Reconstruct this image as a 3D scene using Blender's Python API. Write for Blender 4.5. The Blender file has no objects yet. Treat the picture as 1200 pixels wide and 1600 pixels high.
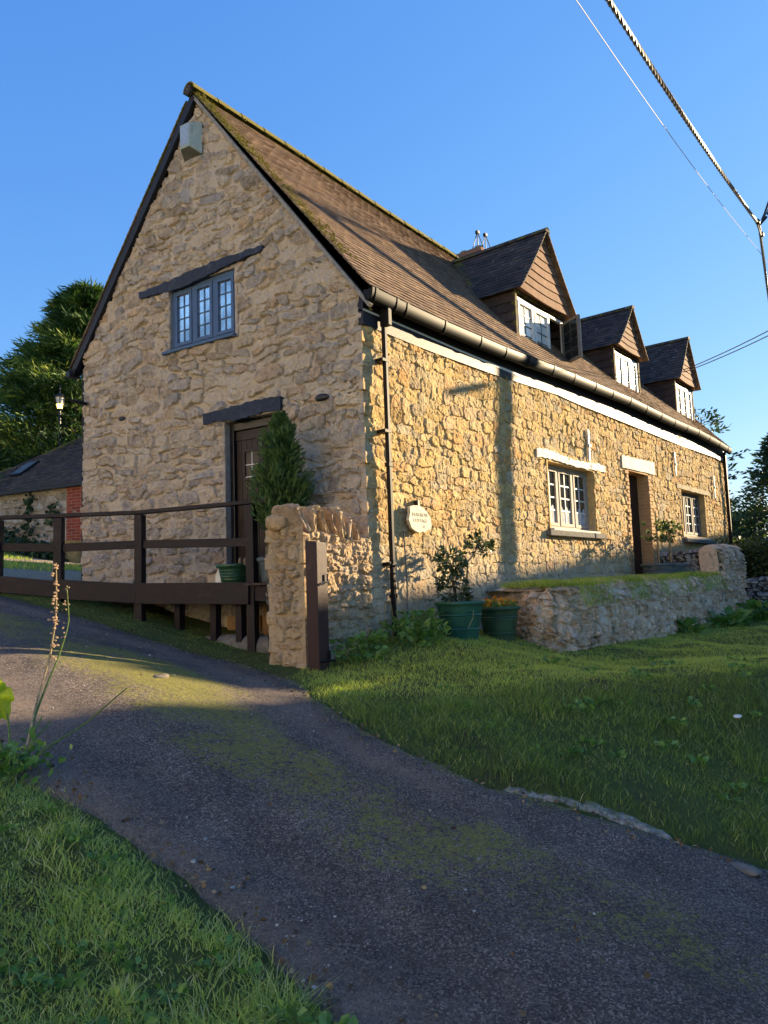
import bpy, bmesh, math, random
import numpy as np
from mathutils import Matrix, Vector
R = math.radians
scn = bpy.context.scene
COL = scn.collection
rs = np.random.RandomState(7)
random.seed(7)

# ------------------------------------------------------------------ camera
cam = bpy.data.cameras.new('camera'); camo = bpy.data.objects.new('camera', cam); COL.objects.link(camo)
CM = ((0.6243, -0.0562, -0.7791), (-0.7804, -0.0894, -0.6189), (-0.0348, 0.9944, -0.0997))
_z = Vector((CM[0][2], CM[1][2], CM[2][2])).normalized(); _x = Vector((CM[0][0], CM[1][0], CM[2][0]))
_x = (_x - _z*_x.dot(_z)).normalized(); _y = _z.cross(_x)
camo.matrix_world = Matrix(((_x.x,_y.x,_z.x,-6.562),(_x.y,_y.y,_z.y,-5.454),(_x.z,_y.z,_z.z,1.5),(0,0,0,1)))
cam.sensor_fit = 'VERTICAL'; cam.sensor_height = 24; cam.sensor_width = 18
cam.lens = 1180/1600*24; cam.clip_start = .05; cam.clip_end = 2000
scn.camera = camo
scn.render.resolution_x = 768; scn.render.resolution_y = 1024

# ------------------------------------------------------------------ sky, sun, exposure
SUNV = Vector((3.1, -1.25, .90)).normalized()        # towards the sun
SUN_ELEV = math.asin(SUNV.z)
world = bpy.data.worlds.new("World"); scn.world = world; world.use_nodes = True
nt = world.node_tree; nt.nodes.clear()
sky = nt.nodes.new('ShaderNodeTexSky'); sky.sky_type = 'NISHITA'; sky.sun_disc = False
sky.sun_elevation = SUN_ELEV; sky.sun_rotation = math.atan2(SUNV.x, SUNV.y)
sky.altitude = 0; sky.air_density = 1.0; sky.dust_density = .1; sky.ozone_density = 2.0
bg = nt.nodes.new('ShaderNodeBackground'); bg.inputs[1].default_value = .125
wo = nt.nodes.new('ShaderNodeOutputWorld')
sp = nt.nodes.new('ShaderNodeSeparateColor'); cb = nt.nodes.new('ShaderNodeCombineColor'); nt.links.new(sky.outputs[0], sp.inputs[0])
for i_, (k_, g_) in enumerate(((.265, .97), (.485, .68), (1.13, .34))):      # colour response of the sky per channel
    pw = nt.nodes.new('ShaderNodeMath'); pw.operation = 'POWER'; nt.links.new(sp.outputs[i_], pw.inputs[0]); pw.inputs[1].default_value = g_
    ml = nt.nodes.new('ShaderNodeMath'); ml.operation = 'MULTIPLY'; nt.links.new(pw.outputs[0], ml.inputs[0]); ml.inputs[1].default_value = k_
    nt.links.new(ml.outputs[0], cb.inputs[i_])
nt.links.new(cb.outputs[0], bg.inputs[0]); nt.links.new(bg.outputs[0], wo.inputs[0])
sl = bpy.data.lights.new('sun', 'SUN'); sl.energy = 3.7; sl.angle = R(.5); sl.color = (1.0, .77, .47)
so = bpy.data.objects.new('sun', sl); COL.objects.link(so); so.location = (30, -12, 20)
so.rotation_euler = SUNV.to_track_quat('Z', 'Y').to_euler()
scn.view_settings.view_transform = 'Standard'; scn.view_settings.look = 'None'
scn.view_settings.gamma = 1; scn.view_settings.use_curve_mapping = False
scn.view_settings.exposure = 2.2

# ------------------------------------------------------------------ node helpers
def newmat(name, rough=.8, spec=.3):
    m = bpy.data.materials.new(name); m.use_nodes = True
    b = m.node_tree.nodes['Principled BSDF']
    b.inputs['Roughness'].default_value = rough
    b.inputs['Specular IOR Level'].default_value = spec
    return m, m.node_tree, b
def nd(t, typ, **kw):
    n = t.nodes.new(typ)
    for k, v in kw.items(): setattr(n, k, v)
    return n
def ramp(t, stops, interp='LINEAR'):
    r = t.nodes.new('ShaderNodeValToRGB'); r.color_ramp.interpolation = interp
    e = r.color_ramp.elements
    while len(e) < len(stops): e.new(.5)
    for i, (p, c) in enumerate(stops):
        e[i].position = p; e[i].color = (c[0], c[1], c[2], 1) if not isinstance(c, (int, float)) else (c, c, c, 1)
    return r
def mix(t, fac, a, b, mode='MIX'):
    n = t.nodes.new('ShaderNodeMix'); n.data_type = 'RGBA'; n.blend_type = mode
    for sock, v in ((n.inputs[0], fac), (n.inputs[6], a), (n.inputs[7], b)):
        if hasattr(v, 'links') or hasattr(v, 'is_linked'): t.links.new(v, sock)
        elif isinstance(v, (int, float)): sock.default_value = v
        else: sock.default_value = (v[0], v[1], v[2], 1)
    return n.outputs[2]
def math_n(t, op, a, b=None, clamp=False):
    n = t.nodes.new('ShaderNodeMath'); n.operation = op; n.use_clamp = clamp
    for s, v in ((n.inputs[0], a), (n.inputs[1], b)):
        if v is None: continue
        if hasattr(v, 'is_linked'): t.links.new(v, s)
        else: s.default_value = v
    return n.outputs[0]
def noise(t, vec, scale, detail=4, rough=.55, dist=0):
    n = t.nodes.new('ShaderNodeTexNoise'); n.inputs['Scale'].default_value = scale
    n.inputs['Detail'].default_value = detail; n.inputs['Roughness'].default_value = rough
    n.inputs['Distortion'].default_value = dist
    if vec is not None: t.links.new(vec, n.inputs['Vector'])
    return n.outputs['Fac']
def geo_pos(t):
    g = t.nodes.new('ShaderNodeNewGeometry'); return g.outputs['Position']
def mapping(t, vec, scale=(1,1,1), rot=(0,0,0), loc=(0,0,0)):
    m = t.nodes.new('ShaderNodeMapping'); m.inputs['Scale'].default_value = scale
    m.inputs['Rotation'].default_value = rot; m.inputs['Location'].default_value = loc
    t.links.new(vec, m.inputs['Vector']); return m.outputs[0]
def bump(t, b, h, strength=.5, dist=.01, prev=None):
    n = t.nodes.new('ShaderNodeBump'); n.inputs['Strength'].default_value = strength
    n.inputs['Distance'].default_value = dist; t.links.new(h, n.inputs['Height'])
    if prev is not None: t.links.new(prev, n.inputs['Normal'])
    t.links.new(n.outputs[0], b.inputs['Normal']); return n.outputs[0]
def attr(t, name='Col'):
    a = t.nodes.new('ShaderNodeAttribute'); a.attribute_name = name
    s = t.nodes.new('ShaderNodeSeparateColor'); t.links.new(a.outputs['Color'], s.inputs[0])
    return s.outputs[0], s.outputs[1], s.outputs[2]

def simple(name, col, rough=.7, spec=.3, var=.25, scale=8, bmp=0, bscale=60, metallic=0, stretch=(1,1,1)):
    m, t, b = newmat(name, rough, spec)
    p = mapping(t, geo_pos(t), stretch)
    n = noise(t, p, scale, 5)
    lo = tuple(c*(1-var) for c in col); hi = tuple(min(1, c*(1+var)) for c in col)
    r = ramp(t, [(.3, lo), (.7, hi)]); t.links.new(n, r.inputs[0]); t.links.new(r.outputs[0], b.inputs['Base Color'])
    b.inputs['Metallic'].default_value = metallic
    if bmp: bump(t, b, noise(t, p, bscale, 3), bmp, .004)
    return m

def stone_mat(name, stops, mortar, nscale=14, bmp=.6, lich=.0, lichcol=(.42,.42,.38), moss=0., splash=None):
    m, t, b = newmat(name, .93, .15)
    r_, g_, b_ = attr(t)
    p = geo_pos(t)
    rp = ramp(t, stops); t.links.new(r_, rp.inputs[0])
    n1 = noise(t, p, nscale, 6, .65)
    n2 = noise(t, p, nscale*5, 5, .7)
    v = math_n(t, 'ADD', math_n(t, 'MULTIPLY', n1, .9), math_n(t, 'MULTIPLY', n2, .9))
    sh = ramp(t, [(.60, (.50,.47,.45)), (.80, (.93,.93,.93)), (1.0, (1.3,1.28,1.22))]); 
    t.links.new(math_n(t, 'MULTIPLY', v, .9), sh.inputs[0])
    c = mix(t, 1.0, rp.outputs[0], sh.outputs[0], 'MULTIPLY')
    mo = mix(t, n2, tuple(x*.75 for x in mortar), tuple(x*1.15 for x in mortar))
    c = mix(t, g_, mo, c)
    # weathering patches, rusty and grey blotches on the stone itself
    n3 = noise(t, p, 1.3, 4, .6)
    w = ramp(t, [(.45, 0.), (.7, .35)]); t.links.new(n3, w.inputs[0])
    c = mix(t, w.outputs[0], c, tuple(x*.72 for x in mortar))
    if lich > 0:
        n4 = noise(t, mapping(t, p, (1,1,1), loc=(3,7,1)), 3.2, 6, .7)
        l = ramp(t, [(.52, 0.), (.62, lich)]); t.links.new(n4, l.inputs[0])
        c = mix(t, l.outputs[0], c, lichcol)
    if splash:
        sz = t.nodes.new('ShaderNodeSeparateXYZ'); t.links.new(p, sz.inputs[0])
        zz = math_n(t, 'ADD', sz.outputs[2], math_n(t, 'MULTIPLY', noise(t, p, 1.6, 5, .6), -1.6))
        l = ramp(t, [(0., .55), (1., 0.)]); t.links.new(math_n(t, 'MULTIPLY', math_n(t, 'SUBTRACT', zz, .55), 1.1, True), l.inputs[0])
        c = mix(t, l.outputs[0], c, mix(t, n2, tuple(q*.7 for q in splash), tuple(q*1.2 for q in splash)))
    if moss > 0:
        n5 = noise(t, mapping(t, p, (1,1,.6), loc=(9,2,5)), 4.5, 6, .7)
        l = ramp(t, [(.54, 0.), (.63, moss)]); t.links.new(n5, l.inputs[0])
        c = mix(t, l.outputs[0], c, (.07,.085,.03))
    t.links.new(c, b.inputs['Base Color'])
    vo = t.nodes.new('ShaderNodeTexVoronoi'); vo.inputs['Scale'].default_value = 55; t.links.new(p, vo.inputs['Vector'])
    n1b = bump(t, b, noise(t, p, 22, 8, .75), bmp, .02)
    bump(t, b, noise(t, p, 120, 4, .7), bmp*.6, .006, n1b)
    return m

M = {}
M['front_stone'] = stone_mat('golden_rubble', [(0,(.38,.25,.10)),(.2,(.60,.42,.17)),(.4,(.50,.35,.15)),(.55,(.62,.46,.22)),(.72,(.38,.31,.19)),(.86,(.58,.33,.12)),(1,(.46,.40,.28))], (.54,.39,.19), 12, .8, .3, (.40,.36,.27), 0., (.52,.46,.37))
M['gable_stone'] = stone_mat('pale_rubble', [(0,(.30,.24,.18)),(.25,(.54,.43,.30)),(.5,(.34,.30,.27)),(.7,(.60,.48,.33)),(.85,(.50,.35,.22)),(1,(.40,.37,.34))], (.60,.49,.36), 13, 1.0, .3, (.52,.48,.42))
M['garden_stone'] = stone_mat('weathered_rubble', [(0,(.48,.33,.21)),(.4,(.76,.56,.37)),(.7,(.58,.44,.32)),(1,(.80,.60,.38))], (.68,.50,.33), 16, 1.0, .5, (.80,.70,.56), .6)
M['stub_stone'] = stone_mat('stub_rubble', [(0,(.40,.28,.17)),(.4,(.52,.37,.21)),(.7,(.42,.32,.23)),(1,(.55,.40,.22))], (.50,.37,.22), 18, 1.0, .2, (.42,.38,.30), .15)
M['dry_stone'] = stone_mat('dry_stone', [(0,(.20,.19,.18)),(.5,(.31,.30,.28)),(1,(.40,.38,.33))], (.05,.045,.04), 14, .9, .4, (.45,.45,.43), .3)
M['barn_stone'] = stone_mat('barn_rubble', [(0,(.23,.20,.15)),(.5,(.33,.29,.22)),(1,(.42,.40,.34))], (.36,.31,.235), 9, .6, .6, (.50,.50,.47), .3)

def brick_mat(name, c1, c2, mortar, sc=1.0):
    m, t, b = newmat(name, .9, .15)
    p = geo_pos(t)
    s = t.nodes.new('ShaderNodeSeparateXYZ'); t.links.new(p, s.inputs[0])
    cx = t.nodes.new('ShaderNodeCombineXYZ')
    t.links.new(math_n(t, 'ADD', s.outputs[0], s.outputs[1]), cx.inputs[0]); t.links.new(s.outputs[2], cx.inputs[1])
    bt = t.nodes.new('ShaderNodeTexBrick'); t.links.new(cx.outputs[0], bt.inputs['Vector'])
    bt.inputs['Color1'].default_value = (*c1, 1); bt.inputs['Color2'].default_value = (*c2, 1); bt.inputs['Mortar'].default_value = (*mortar, 1)
    bt.inputs['Scale'].default_value = sc; bt.inputs['Mortar Size'].default_value = .006; bt.inputs['Brick Width'].default_value = .225; bt.inputs['Row Height'].default_value = .075
    n = noise(t, p, 25, 6, .7)
    r = ramp(t, [(.3, (.6,.6,.6)), (.7, (1.2,1.2,1.2))]); t.links.new(n, r.inputs[0])
    t.links.new(mix(t, 1., bt.outputs[0], r.outputs[0], 'MULTIPLY'), b.inputs['Base Color'])
    n1 = bump(t, b, bt.outputs['Fac'], -.8, .01); bump(t, b, n, .5, .01, n1)
    return m
M['jamb_brick'] = brick_mat('orange_brick', (.46,.29,.14), (.40,.25,.12), (.44,.34,.21))
M['red_brick'] = brick_mat('red_brick', (.34,.075,.04), (.22,.05,.035), (.30,.22,.17))

def tile_mat(name, stops, lichen=.4, mossy=0.):
    m, t, b = newmat(name, .85, .2)
    r_, g_, b_ = attr(t); p = geo_pos(t)
    rp = ramp(t, stops); t.links.new(r_, rp.inputs[0])
    n = noise(t, p, 30, 6, .7)
    sh = ramp(t, [(.3, (.62,.62,.62)), (.7, (1.25,1.25,1.25))]); t.links.new(n, sh.inputs[0])
    c = mix(t, 1., rp.outputs[0], sh.outputs[0], 'MULTIPLY')
    n2 = noise(t, p, 1.1, 5, .6)
    st = ramp(t, [(.42, 0.), (.7, .55)]); t.links.new(n2, st.inputs[0])
    c = mix(t, st.outputs[0], c, mix(t, 1., c, (.52,.50,.52), 'MULTIPLY'))
    if lichen:
        n3 = noise(t, mapping(t, p, (1,1,1), loc=(5,1,2)), 17, 3, .6)
        l = ramp(t, [(.665, 0.), (.70, lichen)]); t.links.new(n3, l.inputs[0])
        c = mix(t, l.outputs[0], c, (.45,.44,.40))
    # green = how mossy this tile is
    n4 = noise(t, p, 9, 6, .7)
    mo = math_n(t, 'GREATER_THAN', math_n(t, 'ADD', g_, n4), 1.03)
    c = mix(t, mo, c, mix(t, n, (.10,.09,.018), (.20,.17,.035)))
    t.links.new(c, b.inputs['Base Color'])
    bump(t, b, n, .5, .004)
    return m
M['roof_tile'] = tile_mat('clay_tiles', [(0,(.15,.10,.068)),(.4,(.25,.165,.10)),(.7,(.20,.138,.092)),(1,(.31,.21,.125))], .3)
M['dark_tile'] = tile_mat('weathered_shaded_tiles', [(0,(.055,.045,.04)),(.5,(.085,.066,.056)),(1,(.12,.09,.07))], .75)  # weathered roofs; on the dormers' left slopes the dark tone paints shade
M['hung_tile'] = tile_mat('hung_tiles', [(0,(.20,.108,.064)),(.5,(.225,.125,.075)),(1,(.255,.145,.088))], .12)
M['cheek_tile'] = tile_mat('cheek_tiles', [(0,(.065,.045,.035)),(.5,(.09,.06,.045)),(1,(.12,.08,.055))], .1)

M['black_wood'] = simple('black_timber', (.012,.012,.016), .55, .4, .4, 20, .6, 50, stretch=(1,1,6))
M['lintel_wood'] = None
def wood(name, c1, c2, rough=.75, axis=(1,1,14), bs=.6):
    m, t, b = newmat(name, rough, .3)
    p = mapping(t, geo_pos(t), axis)
    n = noise(t, p, 4, 8, .7, 1.)
    r = ramp(t, [(.3, c1), (.7, c2)]); t.links.new(n, r.inputs[0])
    wn = ramp(t, [(.56, 0.), (.72, .55)]); t.links.new(noise(t, geo_pos(t), 5.5, 7, .75), wn.inputs[0])
    t.links.new(mix(t, wn.outputs[0], r.outputs[0], tuple(min(.5, q*2.2+.012) for q in c2)), b.inputs['Base Color'])
    bump(t, b, n, bs, .008)
    return m
M['lintel_wood'] = wood('tarred_oak', (.010,.013,.022), (.045,.055,.08), .6, (3,3,22), 1.0)
M['fence_wood'] = wood('stained_rail', (.006,.0035,.006), (.017,.009,.013), .55, (3,3,9), .5)
M['gatepost_wood'] = wood('stained_post', (.024,.010,.010), (.060,.028,.022), .5, (30,30,3), .5)
M['door_wood'] = wood('door_brown', (.014,.007,.006), (.026,.012,.010), .45, (16,16,1), .3)
M['black_paint'] = simple('black_gloss', (.006,.006,.009), .35, .5, .3)
M['deck_wood'] = wood('deck_board', (.035,.025,.02), (.08,.055,.04), .8, (2,14,2), .5)
M['raw_wood'] = wood('raw_timber', (.22,.12,.05), (.36,.22,.10), .8, (3,3,12), .4)
M['cut_end'] = simple('cut_end_grain', (.55,.36,.22), .8, .2)
M['white_paint'] = simple('white_paint', (.72,.70,.64), .55, .3, .08, 20)
def flaked(name):
    m, t, b = newmat(name, .8, .2)
    p = geo_pos(t); n = noise(t, p, 13, 6, .65)
    r = ramp(t, [(.36, (.03,.03,.03)), (.41, (.74,.71,.64))]); t.links.new(n, r.inputs[0]); t.links.new(r.outputs[0], b.inputs['Base Color'])
    bump(t, b, n, .8, .01); return m
M['flaked_white'] = flaked('flaked_whitewash')
M['worn_white'] = simple('worn_whitewash', (.60,.57,.48), .8, .2, .15, 9, .5, 40)
M['grey_frame'] = simple('weathered_frame', (.34,.31,.26), .7, .2, .15, 16)
M['dark_frame'] = simple('shaded_frame', (.20,.19,.17), .7, .2, .15, 16)
M['blue_frame'] = simple('slate_frame', (.055,.105,.20), .45, .4, .12, 12)
M['lead'] = simple('lead_cames', (.08,.09,.10), .5, .4, .1)
M['white_bar'] = simple('white_glazing_bar', (.70,.68,.62), .5, .3, .05)
M['sill_stone'] = simple('sill_stone', (.14,.135,.12), .9, .2, .35, 20, .6, 50)
M['gutter'] = simple('gutter_plastic', (.010,.011,.010), .5, .12, .25, 6)
M['pipe'] = simple('downpipe_plastic', (.012,.010,.010), .5, .15, .25, 6)
def glass(name, base, rough=.04, ior=1.6, spec=.9, metal=0.):
    m, t, b = newmat(name, rough, spec)
    p = geo_pos(t)
    n = noise(t, p, 2.2, 3)
    r = ramp(t, [(.35, tuple(c*.55 for c in base)), (.65, tuple(min(1,c*1.3) for c in base))]); t.links.new(n, r.inputs[0])
    t.links.new(r.outputs[0], b.inputs['Base Color']); b.inputs['IOR'].default_value = ior; b.inputs['Metallic'].default_value = metal
    bump(t, b, noise(t, p, 5, 2), .06, .02)
    return m
M['sky_glass'] = glass('sky_glass', (.70,.76,.80), .03, 1.8, .9, .8)
M['dark_glass'] = glass('dark_glass', (.030,.036,.036), .05, 1.55)
M['curtain_glass'] = glass('curtained_glass', (.62,.62,.57), .08, 1.5, .5)
M['net'] = simple('net_curtain', (.40,.42,.42), .9, .1, .3, 18)
M['dark'] = simple('dark_interior', (.008,.008,.008), .9, .1)
M['green_plastic'] = simple('green_pot', (.022,.10,.062), .42, .45, .25, 6, .15, 90)
M['olive_plastic'] = simple('olive_pot', (.036,.078,.036), .5, .4, .25, 6, .15, 90)
M['grey_pot'] = simple('grey_pot', (.10,.125,.135), .6, .3, .3, 10)
M['teal_pot'] = simple('teal_pot', (.02,.13,.10), .5, .4, .3, 8)
M['glazed'] = simple('glazed_pot', (.025,.075,.035), .3, .5, .5, 14, stretch=(1,1,8))
M['terracotta'] = simple('buff_pot', (.28,.24,.12), .8, .2, .3, 10)
M['soil'] = simple('soil', (.030,.021,.014), .95, .1, .5, 40, .8, 60)
M['plaque'] = simple('plaque_stone', (.68,.62,.47), .85, .2, .12, 25, .4, 50)
M['plaque_ink'] = simple('plaque_lettering', (.48,.44,.33), .8, .2, .1)
M['alarm'] = simple('alarm_case', (.33,.40,.36), .5, .3, .12, 12)
M['alarm_dark'] = simple('alarm_underside', (.10,.10,.085), .7, .2, .2)
M['alarm_faded'] = simple('alarm_faded_panel', (.30,.38,.50), .5, .3, .25, 40)
M['iron'] = simple('black_iron', (.012,.012,.014), .5, .5, .3)
M['cable_dark'] = simple('cable_black', (.12,.11,.105), .45, .5, .3, 30)
M['cable_thin'] = simple('cable_thin', (.30,.34,.40), .5, .4, .1)
M['cable_loop'] = simple('cable_blue', (.03,.05,.14), .4, .5, .1)
M['pole_wood'] = wood('creosoted_pole', (.07,.05,.035), (.14,.10,.07), .85, (8,8,1), .6)
M['concrete'] = simple('rough_concrete', (.17,.15,.12), .95, .15, .3, 14, .9, 45)
M['pebble'] = simple('pebbles', (.36,.34,.31), .85, .2, .45, 60)
M['brick_chim'] = brick_mat('chimney_brick', (.26,.14,.09), (.20,.13,.095), (.22,.18,.14))

def leaf_mat(name, stops, rough=.6, trans=.25, spec=.25):
    m, t, b = newmat(name, rough, spec)
    r_, g_, b_ = attr(t)
    rp = ramp(t, stops); t.links.new(r_, rp.inputs[0])
    t.links.new(rp.outputs[0], b.inputs['Base Color'])
    tr = t.nodes.new('ShaderNodeBsdfTranslucent')
    t.links.new(mix(t, 1., rp.outputs[0], (1.3,1.5,.5), 'MULTIPLY'), tr.inputs[0])
    ms = t.nodes.new('ShaderNodeMixShader'); ms.inputs[0].default_value = trans
    out = t.nodes['Material Output']
    t.links.new(b.outputs[0], ms.inputs[1]); t.links.new(tr.outputs[0], ms.inputs[2]); t.links.new(ms.outputs[0], out.inputs[0])
    return m
M['grass'] = leaf_mat('grass_blades', [(0,(.12,.16,.05)),(.45,(.30,.38,.09)),(.75,(.50,.56,.12)),(.92,(.54,.50,.18)),(1,(.52,.46,.30))], .6, .42)
M['verge_grass'] = leaf_mat('verge_blades', [(0,(.20,.26,.09)),(.45,(.39,.46,.14)),(.75,(.53,.56,.18)),(.9,(.55,.54,.28)),(1,(.66,.60,.42))], .6, .45)
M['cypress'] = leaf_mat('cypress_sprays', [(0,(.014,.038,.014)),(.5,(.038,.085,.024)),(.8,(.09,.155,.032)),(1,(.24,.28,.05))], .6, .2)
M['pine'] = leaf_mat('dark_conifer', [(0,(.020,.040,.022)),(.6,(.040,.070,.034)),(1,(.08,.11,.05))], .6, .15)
M['dwarf'] = leaf_mat('dwarf_conifer', [(0,(.025,.055,.02)),(.6,(.065,.12,.035)),(1,(.15,.22,.06))], .6, .2)
M['laurel'] = leaf_mat('glossy_leaves', [(0,(.020,.042,.020)),(.5,(.040,.070,.030)),(.85,(.075,.11,.05)),(1,(.20,.19,.09))], .35, .1, .5)
M['bay'] = leaf_mat('bay_leaves', [(0,(.03,.06,.02)),(.5,(.07,.11,.035)),(1,(.20,.22,.08))], .45, .2, .4)
M['hedge'] = leaf_mat('hedge_leaves', [(0,(.030,.050,.018)),(.5,(.06,.085,.028)),(.85,(.11,.12,.04)),(1,(.20,.16,.06))], .6, .2)
M['weed'] = leaf_mat('weed_leaves', [(0,(.07,.14,.035)),(.6,(.13,.25,.06)),(1,(.24,.34,.10))], .5, .3)
M['yellow_leaf'] = leaf_mat('lime_leaf', [(0,(.30,.42,.03)),(1,(.50,.56,.06))], .5, .5)
M['flower'] = leaf_mat('orange_petals', [(0,(.65,.20,.02)),(.5,(.75,.42,.04)),(1,(.55,.10,.02))], .6, .3)
M['ivy'] = leaf_mat('ivy_leaves', [(0,(.015,.04,.018)),(1,(.04,.085,.035))], .5, .1)
M['dry_stem'] = simple('dry_stem', (.32,.24,.13), .8, .2, .3, 40)
M['green_stem'] = simple('green_stem', (.11,.16,.04), .7, .2, .3, 40)
M['seed_husk'] = simple('seed_husk', (.42,.28,.17), .8, .2, .3, 60)
M['bark'] = wood('bark', (.05,.035,.025), (.13,.09,.06), .95, (6,6,1), 1.)
M['moss'] = leaf_mat('moss_tufts', [(0,(.10,.09,.015)),(1,(.22,.19,.035))], .9, .1)

# ------------------------------------------------------------------ mesh helpers
def wloc(o):
    v = Vector((0,0,0))
    while o is not None: v += o.location; o = o.parent
    return v
def mk(name, V, F, mat, parent=None, col=None, smooth=False, label=None):
    """V (n,3); F list of arrays (m,k)"""
    V = np.asarray(V, dtype=np.float32)
    if not isinstance(F, list): F = [F]
    F = [np.asarray(f, dtype=np.int32) for f in F if len(f)]
    me = bpy.data.meshes.new(name)
    me.vertices.add(len(V)); me.vertices.foreach_set('co', V.ravel())
    loops = np.concatenate([f.ravel() for f in F])
    tot = np.concatenate([np.full(len(f), f.shape[1], np.int32) for f in F])
    st = np.concatenate([[0], np.cumsum(tot)[:-1]]).astype(np.int32)
    me.loops.add(len(loops)); me.loops.foreach_set('vertex_index', loops)
    me.polygons.add(len(tot)); me.polygons.foreach_set('loop_start', st); me.polygons.foreach_set('loop_total', tot)
    me.polygons.foreach_set('use_smooth', np.full(len(tot), bool(smooth)))
    me.update(calc_edges=True)
    if col is not None:
        ca = me.color_attributes.new('Col', 'FLOAT_COLOR', 'POINT')
        c4 = np.ones((len(V), 4), np.float32); c4[:, :3] = col
        ca.data.foreach_set('color', c4.ravel())
    if mat is not None: me.materials.append(mat)
    o = bpy.data.objects.new(name, me); COL.objects.link(o)
    if parent is not None: o.parent = parent; o.location = -wloc(parent)
    if label: o['label'] = label
    return o
def tag(o, label=None, cat=None, group=None, kind=None):
    if label: o['label'] = label
    if cat: o['category'] = cat
    if group: o['group'] = group
    if kind: o['kind'] = kind
    return o
def empty(name, loc, label, cat, group=None):
    o = bpy.data.objects.new(name, None); COL.objects.link(o); o.location = loc; o.empty_display_size = .2
    return tag(o, label, cat, group)
class MB:
    """collects shapes, optional local frame: origin + s*a + t*n + z*up"""
    def __init__(s, O=(0,0,0), a=(1,0,0), n=(0,1,0), up=(0,0,1)):
        s.O = np.array(O, float); s.B = np.array([a, n, up], float); s.V = []; s.F3 = []; s.F4 = []; s.C = []; s.k = 0
    def add(s, V, F, c=None):
        V = np.asarray(V, float); W = s.O + V @ s.B
        s.V.append(W); s.C.append(np.tile(np.array(c if c is not None else (.5,.5,.5), float), (len(V), 1)) if np.ndim(c) < 2 else np.asarray(c))
        for f in F:
            f = [i + s.k for i in f]
            if len(f) == 4: s.F4.append(f)
            elif len(f) == 3: s.F3.append(f)
            else:
                for j in range(1, len(f)-1): s.F3.append([f[0], f[j], f[j+1]])
        s.k += len(V)
    def box(s, x0, x1, y0, y1, z0, z1, c=None):
        V = [(x0,y0,z0),(x1,y0,z0),(x1,y1,z0),(x0,y1,z0),(x0,y0,z1),(x1,y0,z1),(x1,y1,z1),(x0,y1,z1)]
        s.add(V, [(0,3,2,1),(4,5,6,7),(0,1,5,4),(1,2,6,5),(2,3,7,6),(3,0,4,7)], c)
    def hexa(s, V, c=None):
        s.add(V, [(0,3,2,1),(4,5,6,7),(0,1,5,4),(1,2,6,5),(2,3,7,6),(3,0,4,7)], c)
    def beam(s, p, q, w, h, up=(0,0,1), c=None, ext=0):
        p = np.array(p, float); q = np.array(q, float); d = q-p; L = np.linalg.norm(d); d /= L
        p = p - d*ext; q = q + d*ext
        up = np.array(up, float); a = np.cross(d, up); a /= np.linalg.norm(a); b = np.cross(a, d)
        V = []
        for e in (p, q):
            for (i, j) in ((-1,-1),(1,-1),(1,1),(-1,1)): V.append(e + a*i*w/2 + b*j*h/2)
        s.hexa([V[0],V[1],V[2],V[3],V[4],V[5],V[6],V[7]], c)
    def tube(s, P, r, n=8, c=None, cap=True):
        P = np.array(P, float); m = len(P); r = np.full(m, r) if np.ndim(r) == 0 else np.array(r)
        T = np.gradient(P, axis=0); T /= np.linalg.norm(T, axis=1)[:, None] + 1e-9
        ref = np.array([0,0,1.]) if abs(T[0][2]) < .9 else np.array([1.,0,0])
        V = []
        for i in range(m):
            a = np.cross(T[i], ref); a /= np.linalg.norm(a) + 1e-9; b = np.cross(T[i], a); ref = -b if False else np.cross(a, T[i])
            for j in range(n):
                th = 2*math.pi*j/n; V.append(P[i] + r[i]*(math.cos(th)*a + math.sin(th)*b))
        F = [(i*n+j, i*n+(j+1)%n, (i+1)*n+(j+1)%n, (i+1)*n+j) for i in range(m-1) for j in range(n)]
        if cap: F += [tuple(range(n-1,-1,-1)), tuple((m-1)*n+j for j in range(n))]
        s.add(V, F, c)
    def lathe(s, prof, n=24, cx=0, cy=0, c=None, jit=0):
        V = []; m = len(prof)
        for (r, z) in prof:
            for j in range(n):
                th = 2*math.pi*j/n; V.append((cx + r*math.cos(th), cy + r*math.sin(th), z))
        F = [(i*n+j, i*n+(j+1)%n, (i+1)*n+(j+1)%n, (i+1)*n+j) for i in range(m-1) for j in range(n)]
        s.add(V, F, c)
    def build(s, name, mat, parent=None, smooth=False, bevel=0, label=None):
        F = []
        if s.F3: F.append(np.array(s.F3))
        if s.F4: F.append(np.array(s.F4))
        o = mk(name, np.concatenate(s.V), F, mat, parent, np.concatenate(s.C), smooth, label)
        if smooth:
            try: o.data.set_sharp_from_angle(angle=R(40))
            except Exception: pass
        if bevel:
            b = o.modifiers.new('bevel', 'BEVEL'); b.width = bevel; b.segments = 2; b.limit_method = 'ANGLE'; b.angle_limit = R(40)
        return o

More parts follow.
